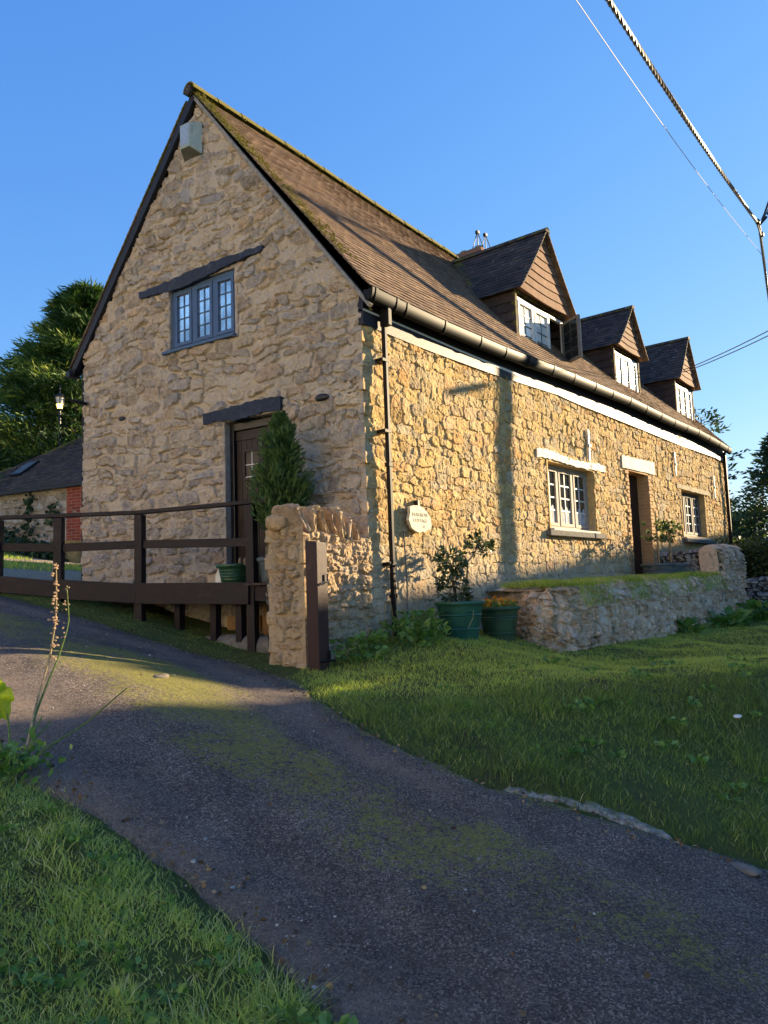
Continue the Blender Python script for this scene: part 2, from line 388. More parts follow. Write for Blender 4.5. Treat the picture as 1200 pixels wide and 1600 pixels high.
# numpy value noise
def _h(ix, iy, seed):
    n = (ix.astype(np.int64)*374761393 + iy.astype(np.int64)*668265263 + seed*974711) & 0x7fffffff
    n = ((n ^ (n >> 13))*1274126177) & 0x7fffffff
    n = (n ^ (n >> 16)) & 0x7fffffff
    return (n % 100003)/100003.
def vn(x, y, seed=0):
    x = np.asarray(x, float); y = np.asarray(y, float)
    ix = np.floor(x); iy = np.floor(y); fx = x-ix; fy = y-iy
    fx = fx*fx*(3-2*fx); fy = fy*fy*(3-2*fy)
    a = _h(ix, iy, seed); b = _h(ix+1, iy, seed); c = _h(ix, iy+1, seed); d = _h(ix+1, iy+1, seed)
    return (a*(1-fx)+b*fx)*(1-fy) + (c*(1-fx)+d*fx)*fy
def fbm(x, y, seed=0, octv=4, rough=.55):
    s = 0; a = 1; t = 0
    for i in range(octv):
        s = s + a*(vn(x*2**i, y*2**i, seed+i*17)-.5); t += a; a *= rough
    return s/t*2
def sst(a, b, x):
    t = np.clip((x-a)/(b-a), 0, 1); return t*t*(3-2*t)

def stones(S, T, rowh=(.09,.2), ww=(.16,.42), seed=1, warp=.05, mort=.18, power=3.2, jag=.022):
    """irregular coursed rubble. returns stone mask e (0 joint..1), random id 1, random id 2, tilt height"""
    r = np.random.RandomState(seed)
    Tw = T + warp*fbm(S*.55, T*.8, seed, 2)*2 + warp*.5*fbm(S*3.1, T*3.1, seed+3, 2)
    Sw = S + warp*.8*fbm(S*2.7, T*2.7, seed+9, 3) + jag*fbm(S*14, T*14, seed+12, 3)
    Tw = Tw + jag*fbm(S*13+5, T*15, seed+13, 3)
    t0 = Tw.min()-.5; t1 = Tw.max()+.5; s0 = Sw.min()-1; s1 = Sw.max()+1
    edges = [t0]
    while edges[-1] < t1: edges.append(edges[-1] + r.uniform(*rowh))
    edges = np.array(edges); row = np.searchsorted(edges, Tw) - 1
    F1 = np.full(S.shape, 9.); F2 = np.full(S.shape, 9.); I1 = np.zeros(S.shape); I2 = np.zeros(S.shape); TL = np.zeros(S.shape)
    for k in range(len(edges)-1):
        msk = np.abs(row-k) <= 1
        hh = (edges[k+1]-edges[k])/2; zc = (edges[k+1]+edges[k])/2
        xs = [s0 - r.uniform(0, .3)]
        while xs[-1] < s1: xs.append(xs[-1] + r.uniform(*ww)*(.6+hh*5))
        xs = np.array(xs); cx = (xs[1:]+xs[:-1])/2; hw = (xs[1:]-xs[:-1])/2
        n = len(cx); jz = r.uniform(-.25, .25, n)*hh*1.2; sh = r.uniform(.72, 1.12, n); svz = r.uniform(.7, 1.25, n)
        i1 = r.rand(n); i2 = r.rand(n); tx = r.uniform(-1, 1, n); tz = r.uniform(-1, 1, n); pw = r.uniform(2.0, power+1.5, n)
        rot = r.uniform(-.22, .22, n)
        if not msk.any(): continue
        s_ = Sw[msk]; t_ = Tw[msk]; j0 = np.clip(np.searchsorted(xs, s_)-1, 0, n-1)
        f1 = F1[msk]; f2 = F2[msk]; a1 = I1[msk]; a2 = I2[msk]; tl = TL[msk]
        for dj in (-1, 0, 1):
            j = np.clip(j0+dj, 0, n-1)
            dx = s_-cx[j]; dz = t_-zc-jz[j]
            dxr = dx + rot[j]*dz; dzr = dz - rot[j]*dx
            p = pw[j]
            dd = (np.abs(dxr/(hw[j]*sh[j]))**p + np.abs(dzr/(hh*svz[j]))**p)**(1/p)
            near = dd < f1
            f2 = np.where(near, f1, np.minimum(f2, dd)); f1 = np.where(near, dd, f1)
            a1 = np.where(near, i1[j], a1); a2 = np.where(near, i2[j], a2)
            tl = np.where(near, tx[j]*dxr + tz[j]*dzr, tl)
        F1[msk] = f1; F2[msk] = f2; I1[msk] = a1; I2[msk] = a2; TL[msk] = tl
    e = np.minimum((1.08-F1)*1.0, (F2-F1)*.75)
    m = sst(0, mort, e)
    return m, I1, I2, TL

def wall_grid(name, mat, parent, P, Nf, L, zlo, ztop, res=.02, holes=(), rowh=(.09,.2), ww=(.16,.42), seed=1, amp=.035, mort=.18,
              warp=.05, corner0=None, corner1=None, ragged=0, zbase=None, smear=.35, crack=.018, jag=.022, chip=.006, flat=True, label=None, rough=.008, topround=0, cap=0):
    """P(s)->xy array, Nf(s)->outward xy normal, length L. ztop(s) array"""
    ns = int(round(L/res)); s = np.linspace(0, L, ns+1)
    zt = ztop(s); zmax = zt.max(); nz = int(round((zmax-zlo)/res)); z = zlo + np.arange(nz+1)*res
    S, Z = np.meshgrid(s, z, indexing='ij')
    Tz = Z
    m, i1, i2, tl = stones(S, Z, rowh, ww, seed, warp, mort, jag=jag)
    h = amp*(m**.6)*(.35+.95*i2) + tl*.12*m*amp/.02*.9 + rough*fbm(S*9, Z*9, seed+5, 4) + rough*.9*(.4+.6*m)*fbm(S*26, Z*26, seed+6, 3) + .03*fbm(S*.6, Z*.6, seed+8, 2)
    h = h - crack*np.exp(-((m-.12)/.16)**2)*sst(.42, .62, vn(S*4.3, Z*7.1, seed+40)) 
    cu = S*16 + 1.1*fbm(S*9, Z*9, seed+50, 2) + i1*37; cv = Z*20 + 1.1*fbm(S*9+7, Z*9, seed+51, 2) + i2*29
    h = h + chip*(_h(np.floor(cu), np.floor(cv), seed+52)-.5)*2*m + chip*.8*(_h(np.floor(cu*2.3+.5), np.floor(cv*2.1+.3), seed+53)-.5)
    xy = P(s); nn = Nf(s)
    N3 = np.zeros(S.shape+(3,)); N3[..., :2] = nn[:, None, :]
    for cn, dist in ((corner0, S), (corner1, L-S)):
        if cn is None: continue
        nrm, sd = cn
        w = 1 - sst(.0, .14, dist)
        hc = .02*fbm(Z*5+1.3, Z*0+sd, sd, 4) + .018*np.sign(np.sin(Z*22+sd))*vn(Z*9, Z*0, sd)
        h = h*(1-w) + hc*w
        N3[..., 0] = N3[..., 0]*(1-w) + nrm[0]*w; N3[..., 1] = N3[..., 1]*(1-w) + nrm[1]*w
    Zz = np.minimum(Z, zt[:, None] + (ragged*fbm(s*5, s*0, seed+77, 4)[:, None] if ragged else 0))
    if topround: h = h - topround*sst(.25, 0, zt[:, None]-Z)**2
    V = np.zeros(S.shape+(3,)); V[..., 0] = xy[:, None, 0]; V[..., 1] = xy[:, None, 1]; V[..., 2] = Zz
    V += N3*h[..., None]
    keep = (Z[:-1, :-1] < zt[:-1, None]+1e-6) & (Z[:-1, :-1] < zt[1:, None] + 1e-6)
    sc = (s[:-1]+s[1:])[:, None]/2; zc = (z[:-1]+z[1:])[None, :]/2
    for (a, b, c, d) in holes: keep &= ~((sc > a) & (sc < b) & (zc > c) & (zc < d))
    idx = np.arange(S.size).reshape(S.shape)
    q = np.stack([idx[:-1, :-1], idx[1:, :-1], idx[1:, 1:], idx[:-1, 1:]], -1)[keep]
    mc = sst(.25, .75, m + smear*(1.6*fbm(S*4.5, Z*6, seed+30, 4)-.1) + .25*fbm(S*18, Z*18, seed+31, 3)) * (i2 > .10*smear/.35)
    C = np.stack([i1, mc, i2], -1).reshape(-1, 3)
    Vf = V.reshape(-1, 3); Fs = [q]
    if cap:   # a top going back from the face by cap
        tops = idx[np.arange(ns+1), np.clip(np.ceil((zt-zlo)/res-1e-6).astype(int), 0, nz)]
        tv = Vf[tops]; k = 6; base = len(Vf); ext = []; ec = []
        for j in range(1, k+1):
            f = j/k
            off = np.zeros_like(tv); off[:, :2] = -nn*cap*f
            off[:, 2] = .05*math.sin(f*math.pi)+.02*fbm(s*8, s*0+j*.7, seed+j, 3) + .02
            if j == k: off[:, 2] -= .05
            ext.append(tv+off); ec.append(C[tops])
        rows = [tops] + [base + (j*(ns+1)) + np.arange(ns+1) for j in range(k)]
        for a, b in zip(rows[:-1], rows[1:]): Fs.append(np.stack([a[:-1], a[1:], b[1:], b[:-1]], -1))
        Vf = np.concatenate([Vf]+ext); C = np.concatenate([C]+ec)
    used = np.zeros(len(Vf), bool)
    for f in Fs: used[f.ravel()] = True
    re = np.cumsum(used)-1
    return mk(name, Vf[used], [re[f] for f in Fs], mat, parent, C[used], not flat, label)

def line_P(p0, p1):
    p0 = np.array(p0, float); p1 = np.array(p1, float); L = np.linalg.norm(p1-p0); d = (p1-p0)/L
    return (lambda s: p0 + np.outer(s, d)), L, d
def poly_P(pts):
    pts = np.array(pts, float); seg = np.linalg.norm(np.diff(pts, axis=0), axis=1); cs = np.concatenate([[0], np.cumsum(seg)])
    def P(s): return np.stack([np.interp(s, cs, pts[:, 0]), np.interp(s, cs, pts[:, 1])], -1)
    def N(s, e=.12):
        t = P(np.clip(s+e, 0, cs[-1])) - P(np.clip(s-e, 0, cs[-1])); t /= np.linalg.norm(t, axis=1)[:, None] + 1e-9
        return np.stack([t[:, 1], -t[:, 0]], -1)     # right-hand side of the travel direction
    return P, N, cs[-1]

def rock(center, size, seed, sub=3, rough=.25):
    bm = bmesh.new(); bmesh.ops.create_icosphere(bm, subdivisions=sub, radius=1)
    V = np.array([v.co for v in bm.verts]); F = [[v.index for v in f.verts] for f in bm.faces]; bm.free()
    n = fbm(V[:, 0]*1.3+seed, V[:, 1]*1.3+V[:, 2]*.9, seed, 4)
    V = V*(1+rough*n)[:, None]
    V = np.sign(V)*np.abs(V)**.8
    return V*np.array(size) + np.array(center), F

# ------------------------------------------------------------------ terrain
TP = np.array([(-4.6,-3.6,.03),(-4.36,-2.75,.18),(-4.47,-1.92,.43),(-4.57,-1.34,.56),(-1.73,-.69,.6),(-2.3,-2.11,.42),(-2.33,-2.85,.26),
 (-2.21,-3.18,.18),(-2.03,-3.85,0),(-1.91,-4.36,-.14),(-3.5,-4.69,-.12),(-4.18,-4.04,-.02),(-3.78,-3.16,.12),(-3.64,-2.16,.35),(-3.86,-1.24,.62),
 (-3.55,.08,.93),(-3.34,1.6,1.2),(-4.1,-.09,.85),(1.95,-1.52,.54),(.37,-2.5,.54),(1.72,-3.2,.54),(-1.35,-2.85,.33),(-.9,-3.5,.14),(-1.0,-2.0,.52),(-.2,-2.9,.46),(.7,-3.5,.46),(1.6,-4.1,.42),(.3,-4.1,.12),(.9,-4.8,.0),(2.6,-4.8,.3),(-1,-4.6,-.14),
 (-5.31,-2.75,.12),(-.95,-.1,.70),(-.78,1.0,.80),(-1.17,2.6,1.16),(-1.75,3.5,1.45),(-2.2,4.1,1.6),(0,-.15,.88),(1.2,-.45,.86),(2.2,-.6,.74),(2.3,-1.05,.6),
 (5,-1.45,.56),(9.7,-1.4,.55),(11,-1.6,.55),(-6.56,-5.45,-.03),(-5.4,-1,.65),(-7.5,-2,.5),(-8,2,1.3),(-3,-8,-.75),(-5,-7,-.4),(0,-7,-.5),(6,-6,.25),(12,-5,.4),(6,-3.5,.42),
 (10,-12,0.1),(-.7,5.4,1.72),(0,8,2.0),(.8,10,2.25),(2,13,2.6),(-3,6,1.9),(-3.4,4,1.6),(-4,9,2.4),(5,20,3.2),(16,8,1.2),(16,0,.9),(20,-4,.5),(30,5,1.0),(-10,-8,0),(-14,4,1.8),
 (60,-60,-1),(-60,60,5),(60,60,4),(-60,-60,0),(60,0,1.),(0,-60,-.5),(-60,0,2),(0,60,5)], float)
def _U(r2): return np.where(r2 > 1e-12, r2*np.log(r2+1e-12), 0)
_n = len(TP); _K = _U(((TP[:, None, :2]-TP[None, :, :2])**2).sum(-1)) + np.eye(_n)*.02
_Pm = np.concatenate([np.ones((_n, 1)), TP[:, :2]], 1)
_A = np.zeros((_n+3, _n+3)); _A[:_n, :_n] = _K; _A[:_n, _n:] = _Pm; _A[_n:, :_n] = _Pm.T
_w = np.linalg.solve(_A, np.concatenate([TP[:, 2], np.zeros(3)]))
def H(x, y):
    x = np.clip(np.asarray(x, float), -70, 70); y = np.clip(np.asarray(y, float), -70, 70); sh = x.shape; x = x.ravel(); y = y.ravel()
    out = np.empty(len(x))
    for i in range(0, len(x), 40000):
        xx = x[i:i+40000]; yy = y[i:i+40000]
        out[i:i+40000] = _U((xx[:, None]-TP[:, 0])**2 + (yy[:, None]-TP[:, 1])**2) @ _w[:_n] + _w[_n] + _w[_n+1]*xx + _w[_n+2]*yy
    return out.reshape(sh)
def Hs(x, y): return float(H(np.array([x]), np.array([y]))[0])

# lane edges (world xy, going from the far top end down past the camera)
LR = np.array([(-2.6,9.),(-2.6,6.2),(-2.45,4.3),(-1.95,3.0),(-1.5,1.8),(-1.25,.6),(-1.45,-.3),(-1.73,-.72),(-2.12,-1.4),(-2.36,-2.11),(-2.42,-2.85),(-2.22,-3.3),(-2.03,-3.85),(-1.8,-4.4),(-1.3,-5.6),(-.5,-7.5),(1.5,-11),(6,-16)])
LL = np.array([(-6.2,9.),(-5.8,6.2),(-5.4,4.3),(-5.1,2.8),(-4.9,1.6),(-4.75,.6),(-4.65,-.3),(-4.6,-.9),(-4.52,-1.45),(-4.42,-2.1),(-4.4,-2.75),(-4.5,-3.3),(-4.62,-3.75),(-4.75,-4.4),(-4.9,-5.6),(-4.7,-7.5),(-3.2,-11.5),(1.5,-19)])
def lane_side(x, y):
    """signed distance-ish: <0 left of lane, >1 right, fraction across"""
    yl = LL[::-1]; yr = LR[::-1]
    xl = np.interp(y, yl[:, 1], yl[:, 0]); xr = np.interp(y, yr[:, 1], yr[:, 0])
    return (x-xl)/(xr-xl)

def micro(x, y):
    u = lane_side(x, y)
    off = np.maximum(sst(-.02, -.12, u), sst(1.01, 1.08, u))
    rough = .02*fbm(x*2.3, y*2.3, 5, 3) + .015*fbm(x*7, y*7, 9, 3)
    bank = 0.10*fbm(x*.9+3, y*.9, 21, 3)*sst(1.05, 1.4, u)*sst(-1.2, -2.4, y)
    return off*(rough + .045) + bank - (1-off)*.0 - .02

gx = np.concatenate([-np.geomspace(900, 9.1, 30), np.arange(-9, 13, .07), np.geomspace(13.1, 900, 34)])
gy = np.concatenate([-np.geomspace(900, 9.1, 30), np.arange(-9, 6, .07), np.geomspace(6.1, 900, 36)])
GX, GY = np.meshgrid(gx, gy, indexing='ij'); GZ = H(GX, GY) + micro(GX, GY)
gi = np.arange(GX.size).reshape(GX.shape)
gq = np.stack([gi[:-1, :-1], gi[1:, :-1], gi[1:, 1:], gi[:-1, 1:]], -1).reshape(-1, 4)
def ground_mat():
    m, t, b = newmat('turf_soil', .95, .1)
    p = geo_pos(t)
    n = noise(t, p, 26, 9, .8); n2 = noise(t, p, 1.2, 4)
    r = ramp(t, [(.3, (.09,.12,.035)), (.55, (.15,.18,.055)), (.75, (.22,.18,.10))]); t.links.new(n, r.inputs[0])
    r2 = ramp(t, [(.55, 0.), (.68, .8)]); t.links.new(n2, r2.inputs[0])
    t.links.new(mix(t, r2.outputs[0], r.outputs[0], (.11,.08,.05)), b.inputs['Base Color'])
    b1 = bump(t, b, noise(t, p, 45, 8, .8), 1., .05); bump(t, b, noise(t, p, 160, 4, .8), 1., .02, b1); return m
M['ground'] = ground_mat()
g = mk('ground', np.stack([GX, GY, GZ], -1).reshape(-1, 3), gq, M['ground'], smooth=True); tag(g, kind='structure')

# lane sheet
def lane_mat():
    m, t, b = newmat('worn_asphalt', .8, .35)
    p = geo_pos(t); r_, g_, b_ = attr(t)      # r across, g moss band, b dirt
    vo = t.nodes.new('ShaderNodeTexVoronoi'); vo.inputs['Scale'].default_value = 120; t.links.new(p, vo.inputs['Vector'])
    sc = t.nodes.new('ShaderNodeSeparateColor'); t.links.new(vo.outputs['Color'], sc.inputs[0])
    chip = ramp(t, [(0, (.036,.029,.025)), (.4, (.098,.078,.064)), (.8, (.175,.140,.112)), (1, (.34,.285,.225))]); t.links.new(sc.outputs[0], chip.inputs[0])
    n = noise(t, p, 2.4, 5, .6)
    w = ramp(t, [(.3, (.62,.62,.65)), (.7, (1.3,1.27,1.27))]); t.links.new(n, w.inputs[0])
    c = mix(t, 1., chip.outputs[0], w.outputs[0], 'MULTIPLY')
    nd2 = noise(t, p, 5, 6, .7)
    dm = math_n(t, 'MULTIPLY', math_n(t, 'SUBTRACT', math_n(t, 'ADD', b_, nd2), .62), 2.2, True)
    dirt = mix(t, sc.outputs[1], (.13,.098,.075), (.28,.22,.17))
    c = mix(t, dm, c, dirt)
    nm = noise(t, p, 2.1, 4, .6); nm2 = noise(t, p, 26, 5, .75)
    mm = math_n(t, 'ADD', math_n(t, 'MULTIPLY', nm, .75), math_n(t, 'ADD', math_n(t, 'MULTIPLY', nm2, 1.3), -.25))
    mm = math_n(t, 'ADD', mm, g_)
    mr = ramp(t, [(.0, 0.), (.14, .85)]); t.links.new(math_n(t, 'SUBTRACT', math_n(t, 'ADD', mm, math_n(t, 'MULTIPLY', noise(t, p, 75, 4, .8), .5)), 1.255), mr.inputs[0])
    mc = ramp(t, [(.25, (.05,.055,.016)), (.45, (.15,.15,.032)), (.7, (.40,.35,.055))]); t.links.new(noise(t, p, 48, 6, .85), mc.inputs[0])
    c = mix(t, mr.outputs[0], c, mc.outputs[0])
    t.links.new(c, b.inputs['Base Color'])
    b1 = bump(t, b, vo.outputs['Distance'], -1., .016)
    bump(t, b, noise(t, p, 22, 8, .8), 1., .03, b1)
    return m
M['lane'] = lane_mat()
yy = np.concatenate([np.arange(9, 1, -.12), np.arange(1, -6, -.045), np.arange(-6, -11, -.2)])
vv = np.linspace(-.012, 1.012, 110)
xl = np.interp(yy, LL[::-1, 1], LL[::-1, 0]); xr = np.interp(yy, LR[::-1, 1], LR[::-1, 0])
xl = xl + .05*fbm(yy*2.2, yy*0, 31, 4) + .02*fbm(yy*9, yy*0, 35, 3); xr = xr + .05*fbm(yy*2.2, yy*0, 32, 4) + .02*fbm(yy*9, yy*0, 36, 3)
LX = xl[:, None] + (xr-xl)[:, None]*vv[None, :]; LY = np.repeat(yy[:, None], len(vv), 1)
edge = np.minimum(vv, 1-vv)
LZ = H(LX, LY) + .012*sst(0, .08, edge)[None, :] + .012*fbm(LX*2, LY*1.2, 41, 3) - .012*np.exp(-((vv-.22)/.08)**2)[None, :] - .012*np.exp(-((vv-.8)/.08)**2)[None, :] - (edge < .0)*.03 + .005*fbm(LX*16, LY*16, 44, 3)
moss = .10 + .235*np.exp(-((vv-.60)/.24)**2)[None, :]*np.ones_like(LX) + .26*np.exp(-((LX+2.75)/.55)**2-((LY-.1)/.75)**2) + .22*np.exp(-((vv-1)/.05)**2)[None, :] - .2*np.exp(-((vv-.84)/.10)**2)[None, :] - .26*sst(.42, .2, vv)[None, :] - .15*sst(-3.2, -4.2, LY)
dirt = .55*np.exp(-((vv-0)/.10)**2)[None, :] + .34*np.exp(-((vv-.86)/.07)**2)[None, :]*sst(-4,-2,LY) + .16*np.exp(-((vv-.22)/.10)**2)[None, :] + 0*LX + .35*np.exp(-((LX+4.2)/.5)**2-((LY+.2)/.8)**2)
li = np.arange(LX.size).reshape(LX.shape)
lq = np.stack([li[:-1, :-1], li[1:, :-1], li[1:, 1:], li[:-1, 1:]], -1).reshape(-1, 4)
o = mk('lane', np.stack([LX, LY, LZ], -1).reshape(-1, 3), lq, M['lane'], None, np.stack([vv[None, :]+0*LX, moss, dirt], -1).reshape(-1, 3), True)
tag(o, kind='structure')
def lane_z(x, y): return Hs(x, y) + .012

# yard gravel behind the house
ys = np.linspace(4.2, 13, 60); xs_ = np.linspace(-3.2, 3.5, 50)
YX, YY = np.meshgrid(xs_, ys, indexing='ij'); YX = YX + (YY-4.2)*.1
yi = np.arange(YX.size).reshape(YX.shape); yq = np.stack([yi[:-1, :-1], yi[1:, :-1], yi[1:, 1:], yi[:-1, 1:]], -1).reshape(-1, 4)
M['gravel'] = simple('yard_gravel', (.27,.22,.15), .95, .1, .45, 22, 1., 30)
o = mk('yard', np.stack([YX, YY, H(YX, YY)+.06+.02*fbm(YX*3, YY*3, 3, 3)], -1).reshape(-1, 3), yq, M['gravel'], smooth=True); tag(o, kind='structure')

# ------------------------------------------------------------------ the cottage
cot = empty('cottage', (0, 0, .7), 'long golden rubble-stone cottage with clay tiled roof, three gabled dormers and grey stone gable end', 'cottage')
gu = np.array([-.11400, .99348]); gn = np.array([-.99348, -.11400])      # along the gable, out of the gable
cn = (gn + np.array([0, -1.]))
EX = np.array([-.3,0,.3,1.3,3.0,4.9,8.0,10.6,12.5,14.2,15.2,15.7]); EZ = np.array([4.92,4.92,4.91,4.895,4.915,4.985,5.045,5.02,5.045,5.0,4.95,4.93])
def eave(x): return np.interp(x, EX, EZ)
RX = np.array([-.5,-.24,1.5,3.93,6.3,8,16]); RZ = np.array([8.50,8.49,8.44,8.315,8.23,8.18,8.1])
def ridge(x): return np.interp(x, RX, RZ)
WX = [(8.12, 9.24, 1.46, 3.66)]
F_holes = [(4.60, 6.42, 2.36, 3.46), (8.12, 9.24, 1.40, 3.66), (11.42, 13.28, 2.46, 3.54)]
P, L, d = line_P((0, 0), (15.36, 0))
wf = wall_grid('front_wall', M['front_stone'], cot, P, lambda s: np.tile([0, -1.], (len(s), 1)), L, .42, lambda s: eave(s)-.14, .013, F_holes,
          rowh=(.075,.19), ww=(.12,.36), seed=3, amp=.014, mort=.09, warp=.055, corner0=(cn, 11), rough=.009, smear=.30, crack=.012, chip=.0035)
# gable
def gtop(s):
    zl = 4.91 + (s)*1.305; zr = 5.11 + (5.06-s)*1.305
    return np.minimum(np.minimum(zl, zr), 8.36)
G_holes = [(1.95, 3.17, 4.86, 5.76), (1.30, 2.17, 1.60, 3.72)]
P, L, d = line_P((0, 0), tuple(gu*5.06))
wg = wall_grid('gable_wall', M['gable_stone'], cot, P, lambda s: np.tile(gn, (len(s), 1)), L, .6, gtop, .014, G_holes,
          rowh=(.06,.19), ww=(.13,.46), seed=8, amp=.026, mort=.22, warp=.10, corner0=(cn, 11), rough=.014, smear=.6, crack=.035, chip=.007)
def gp(s, off=0, z=0): return (gu[0]*s + gn[0]*off, gu[1]*s + gn[1]*off, z)
G_FR = dict(O=(0,0,0), a=(gu[0],gu[1],0), n=(gn[0],gn[1],0))         # s, out, z
F_FR = dict(O=(0,0,0), a=(1,0,0), n=(0,-1,0))
def lining(fr, hole, depth, mat, parent, name='reveal', skip=()):
    a, b, c, d_ = hole
    S_, Z_, C_ = [], [], []
    m = MB(**fr); th = .04; n = 7
    # jambs/head/sill as ragged boxes behind the face
    if 'l' not in skip: m.box(a-th, a+.004, -depth-.02, .012, c-th, d_+th, (.3,.8,.5))
    if 'r' not in skip: m.box(b-.004, b+th, -depth-.02, .012, c-th, d_+th, (.45,.8,.5))
    if 't' not in skip: m.box(a-th, b+th, -depth-.02, .010, d_-.004, d_+th, (.5,.8,.5))
    if 'b' not in skip: m.box(a-th, b+th, -depth-.02, .010, c-th, c+.004, (.5,.8,.5))
    return m.build(name, mat, parent)
lining(F_FR, F_holes[0], .22, M['front_stone'], wf); lining(F_FR, F_holes[2], .22, M['front_stone'], wf)
lining(F_FR, F_holes[1], .26, M['jamb_brick'], wf, 'brick_reveal', skip=('b',))
lining(G_FR, G_holes[0], .18, M['gable_stone'], wg); lining(G_FR, G_holes[1], .22, M['gable_stone'], wg, skip=('b',))
# brick quoins beside the front door (visible as orange edge)
m = MB(**F_FR); m2 = MB(**F_FR)
for k in range(28):
    w = .22 if k % 2 else .11
    z0 = 1.5+k*.077
    if z0 > 3.6: break
    m.box(9.24-.002, 9.24+w+random.uniform(-.01,.01), -.04, .022+random.uniform(0,.012), z0, z0+.066)
    m2.box(8.12-w*.8-.01, 8.12+.002, -.04, .020+random.uniform(0,.012), z0, z0+.066)
m.build('brick_quoin', M['jamb_brick'], wf, bevel=.004); m2.build('brick_quoin', M['jamb_brick'], wf, bevel=.004)
# rear and far walls
m = MB(); bl = gp(5.06)
m.add([(bl[0],bl[1],.6),(15.36,5.03,.6),(15.36,5.03,5.0),(bl[0],bl[1],5.0)], [(0,3,2,1)], (.4,.9,.5)); m.build('rear_wall', M['gable_stone'], cot)
m = MB(); m.add([(15.36,0,.3),(15.36,5.03,.3),(15.36,5.03,4.95),(15.36,2.6,8.0),(15.36,0,4.9)], [(0,1,2,3,4)], (.6,.9,.5)); m.build('end_wall', M['gable_stone'], cot)

# --- tiled roof slopes
def tile_slope(name, mat, parent, E0, E1, R0, R1, gauge=.1, tw=.165, th=.014, mossf=None, clip=None, rnd=.5, up_hint=(0,0,1), cover=1.9, seed=1):
    """E(u),R(u) functions of u (0..1 along eave) giving 3d points eave/ridge"""
    r = np.random.RandomState(seed)
    Le = np.linalg.norm(E1-E0); slope = np.linalg.norm(R0-E0); nr = max(2, int(round(slope/gauge))); nc = int(round(Le/tw))
    return nr, nc
def tiles_on(name, mat, parent, Pf, Lu, Lv, gauge=.1, tw=.165, th=.014, moss=None, seed=1, keep=None, lift=.012, cover=1.8):
    """Pf(u,v)->xyz with u metres along eave, v metres up the slope"""
    r = np.random.RandomState(seed); nr = int(Lv/gauge); nc = int(Lu/tw)
    J, I = np.meshgrid(np.arange(nr), np.arange(nc+1), indexing='ij'); J = J.ravel(); I = I.ravel()
    u0 = (I-.5*(J % 2))*tw; u1 = u0+tw-.004; u0 = np.clip(u0, 0, Lu); u1 = np.clip(u1, 0, Lu)
    v0 = J*gauge + r.uniform(-.004, .004, len(J)); v1 = np.minimum(v0 + gauge*cover, Lv)
    ok = (u1-u0) > .02
    uc = (u0+u1)/2; vc = v0
    if keep is not None: ok &= keep(uc, vc)
    u0, u1, v0, v1, uc = u0[ok], u1[ok], v0[ok], v1[ok], uc[ok]
    n = len(u0); 
    e = 1e-2
    C0 = Pf(uc, v0); Nn = np.cross(Pf(uc+e, v0)-C0, Pf(uc, v0+e)-C0); Nn /= np.linalg.norm(Nn, axis=1)[:, None]
    Nn *= np.sign(Nn[:, 2:3])
    lf = lift + r.uniform(0, .006, n); tlt = r.uniform(-.003, .003, n)
    def pt(u, v, h): return Pf(u, v) + Nn*h[:, None] if np.ndim(h) else Pf(u, v) + Nn*h
    b0 = lf+tlt; b1 = lf-tlt; z = np.zeros(n)
    um = (u0+u1)/2
    V = np.stack([pt(u0, v0, b0), pt(u1, v0, b1), pt(u1, v1, z-.002), pt(u0, v1, z-.002),
                  pt(u0, v0, b0+th), pt(u1, v0, b1+th), pt(u1, v1, z+th*.6), pt(u0, v1, z+th*.6), pt(um, v0, (b0+b1)/2+th+.0012), pt(um, v1, z+th*.6+.0012)], 1).reshape(-1, 3)
    k = np.arange(n)[:, None]*10
    F = np.concatenate([k+np.array(f) for f in ([0,1,2,3],[4,8,9,7],[8,5,6,9],[1,5,6,2],[3,7,4,0])])
    F = np.concatenate([k+np.array(f) for f in ([3,2,1,0],[4,8,9,7],[8,5,6,9],[1,2,6,5],[3,0,4,7],[0,1,5,4])])
    F3 = k+np.array([4,5,8])
    rc = r.rand(n); mo = moss(uc, v0) if moss is not None else np.zeros(n)
    C = np.repeat(np.stack([rc, mo, r.rand(n)], -1), 10, 0)
    return mk(name, V, [F, F3], mat, parent, C)
def bilin(E0, E1, R0, R1, Lu, Lv, ez=None, rz=None):
    E0, E1, R0, R1 = [np.array(a, float) for a in (E0, E1, R0, R1)]
    def Pf(u, v):
        a = np.clip(np.asarray(u, float)/Lu, -.1, 1.1)[:, None]; b = (np.asarray(v, float)/Lv)[:, None]
        E = E0*(1-a)+E1*a; Rr = R0*(1-a)+R1*a
        if ez is not None: E = E.copy(); E[:, 2] = ez(E[:, 0])
        if rz is not None: Rr = Rr.copy(); Rr[:, 2] = rz(Rr[:, 0])
        return E*(1-b)+Rr*b
    return Pf
Lu = 15.75; Lv = 4.52
roofF = bilin((-.07,-.20,0), (15.5,-.20,0), (-.38,2.64,0), (15.5,2.64,0), Lu, Lv, lambda x: eave(x)+.02, ridge)
def mossF(u, v):
    return .55*np.exp(-((Lv-v)/.22)**2) + .40*np.exp(-(u/.22)**2)*(v > 1)*(.5+.8*vn(v*1.7, u*0, 67)) + .22*np.exp(-(u/.4)**2) + .22*sst(2.8, 4.4, v) + .15*fbm(u*1.5, v*1.5, 66, 3) + .38*np.exp(-((u-5.2)/.5)**2-((v-3.4)/.5)**2)
dorm_x = [(4.30, 6.34), (8.52, 10.08), (12.5, 14.06)]
def keepF(u, v):
    x = u/Lu*15.6-.1; y = -.2 + v/Lv*2.84
    k = np.ones(len(u), bool)
    for a, b in dorm_x: k &= ~((x > a+.12) & (x < b-.12) & (y > .42) & (y < 1.0))
    return k
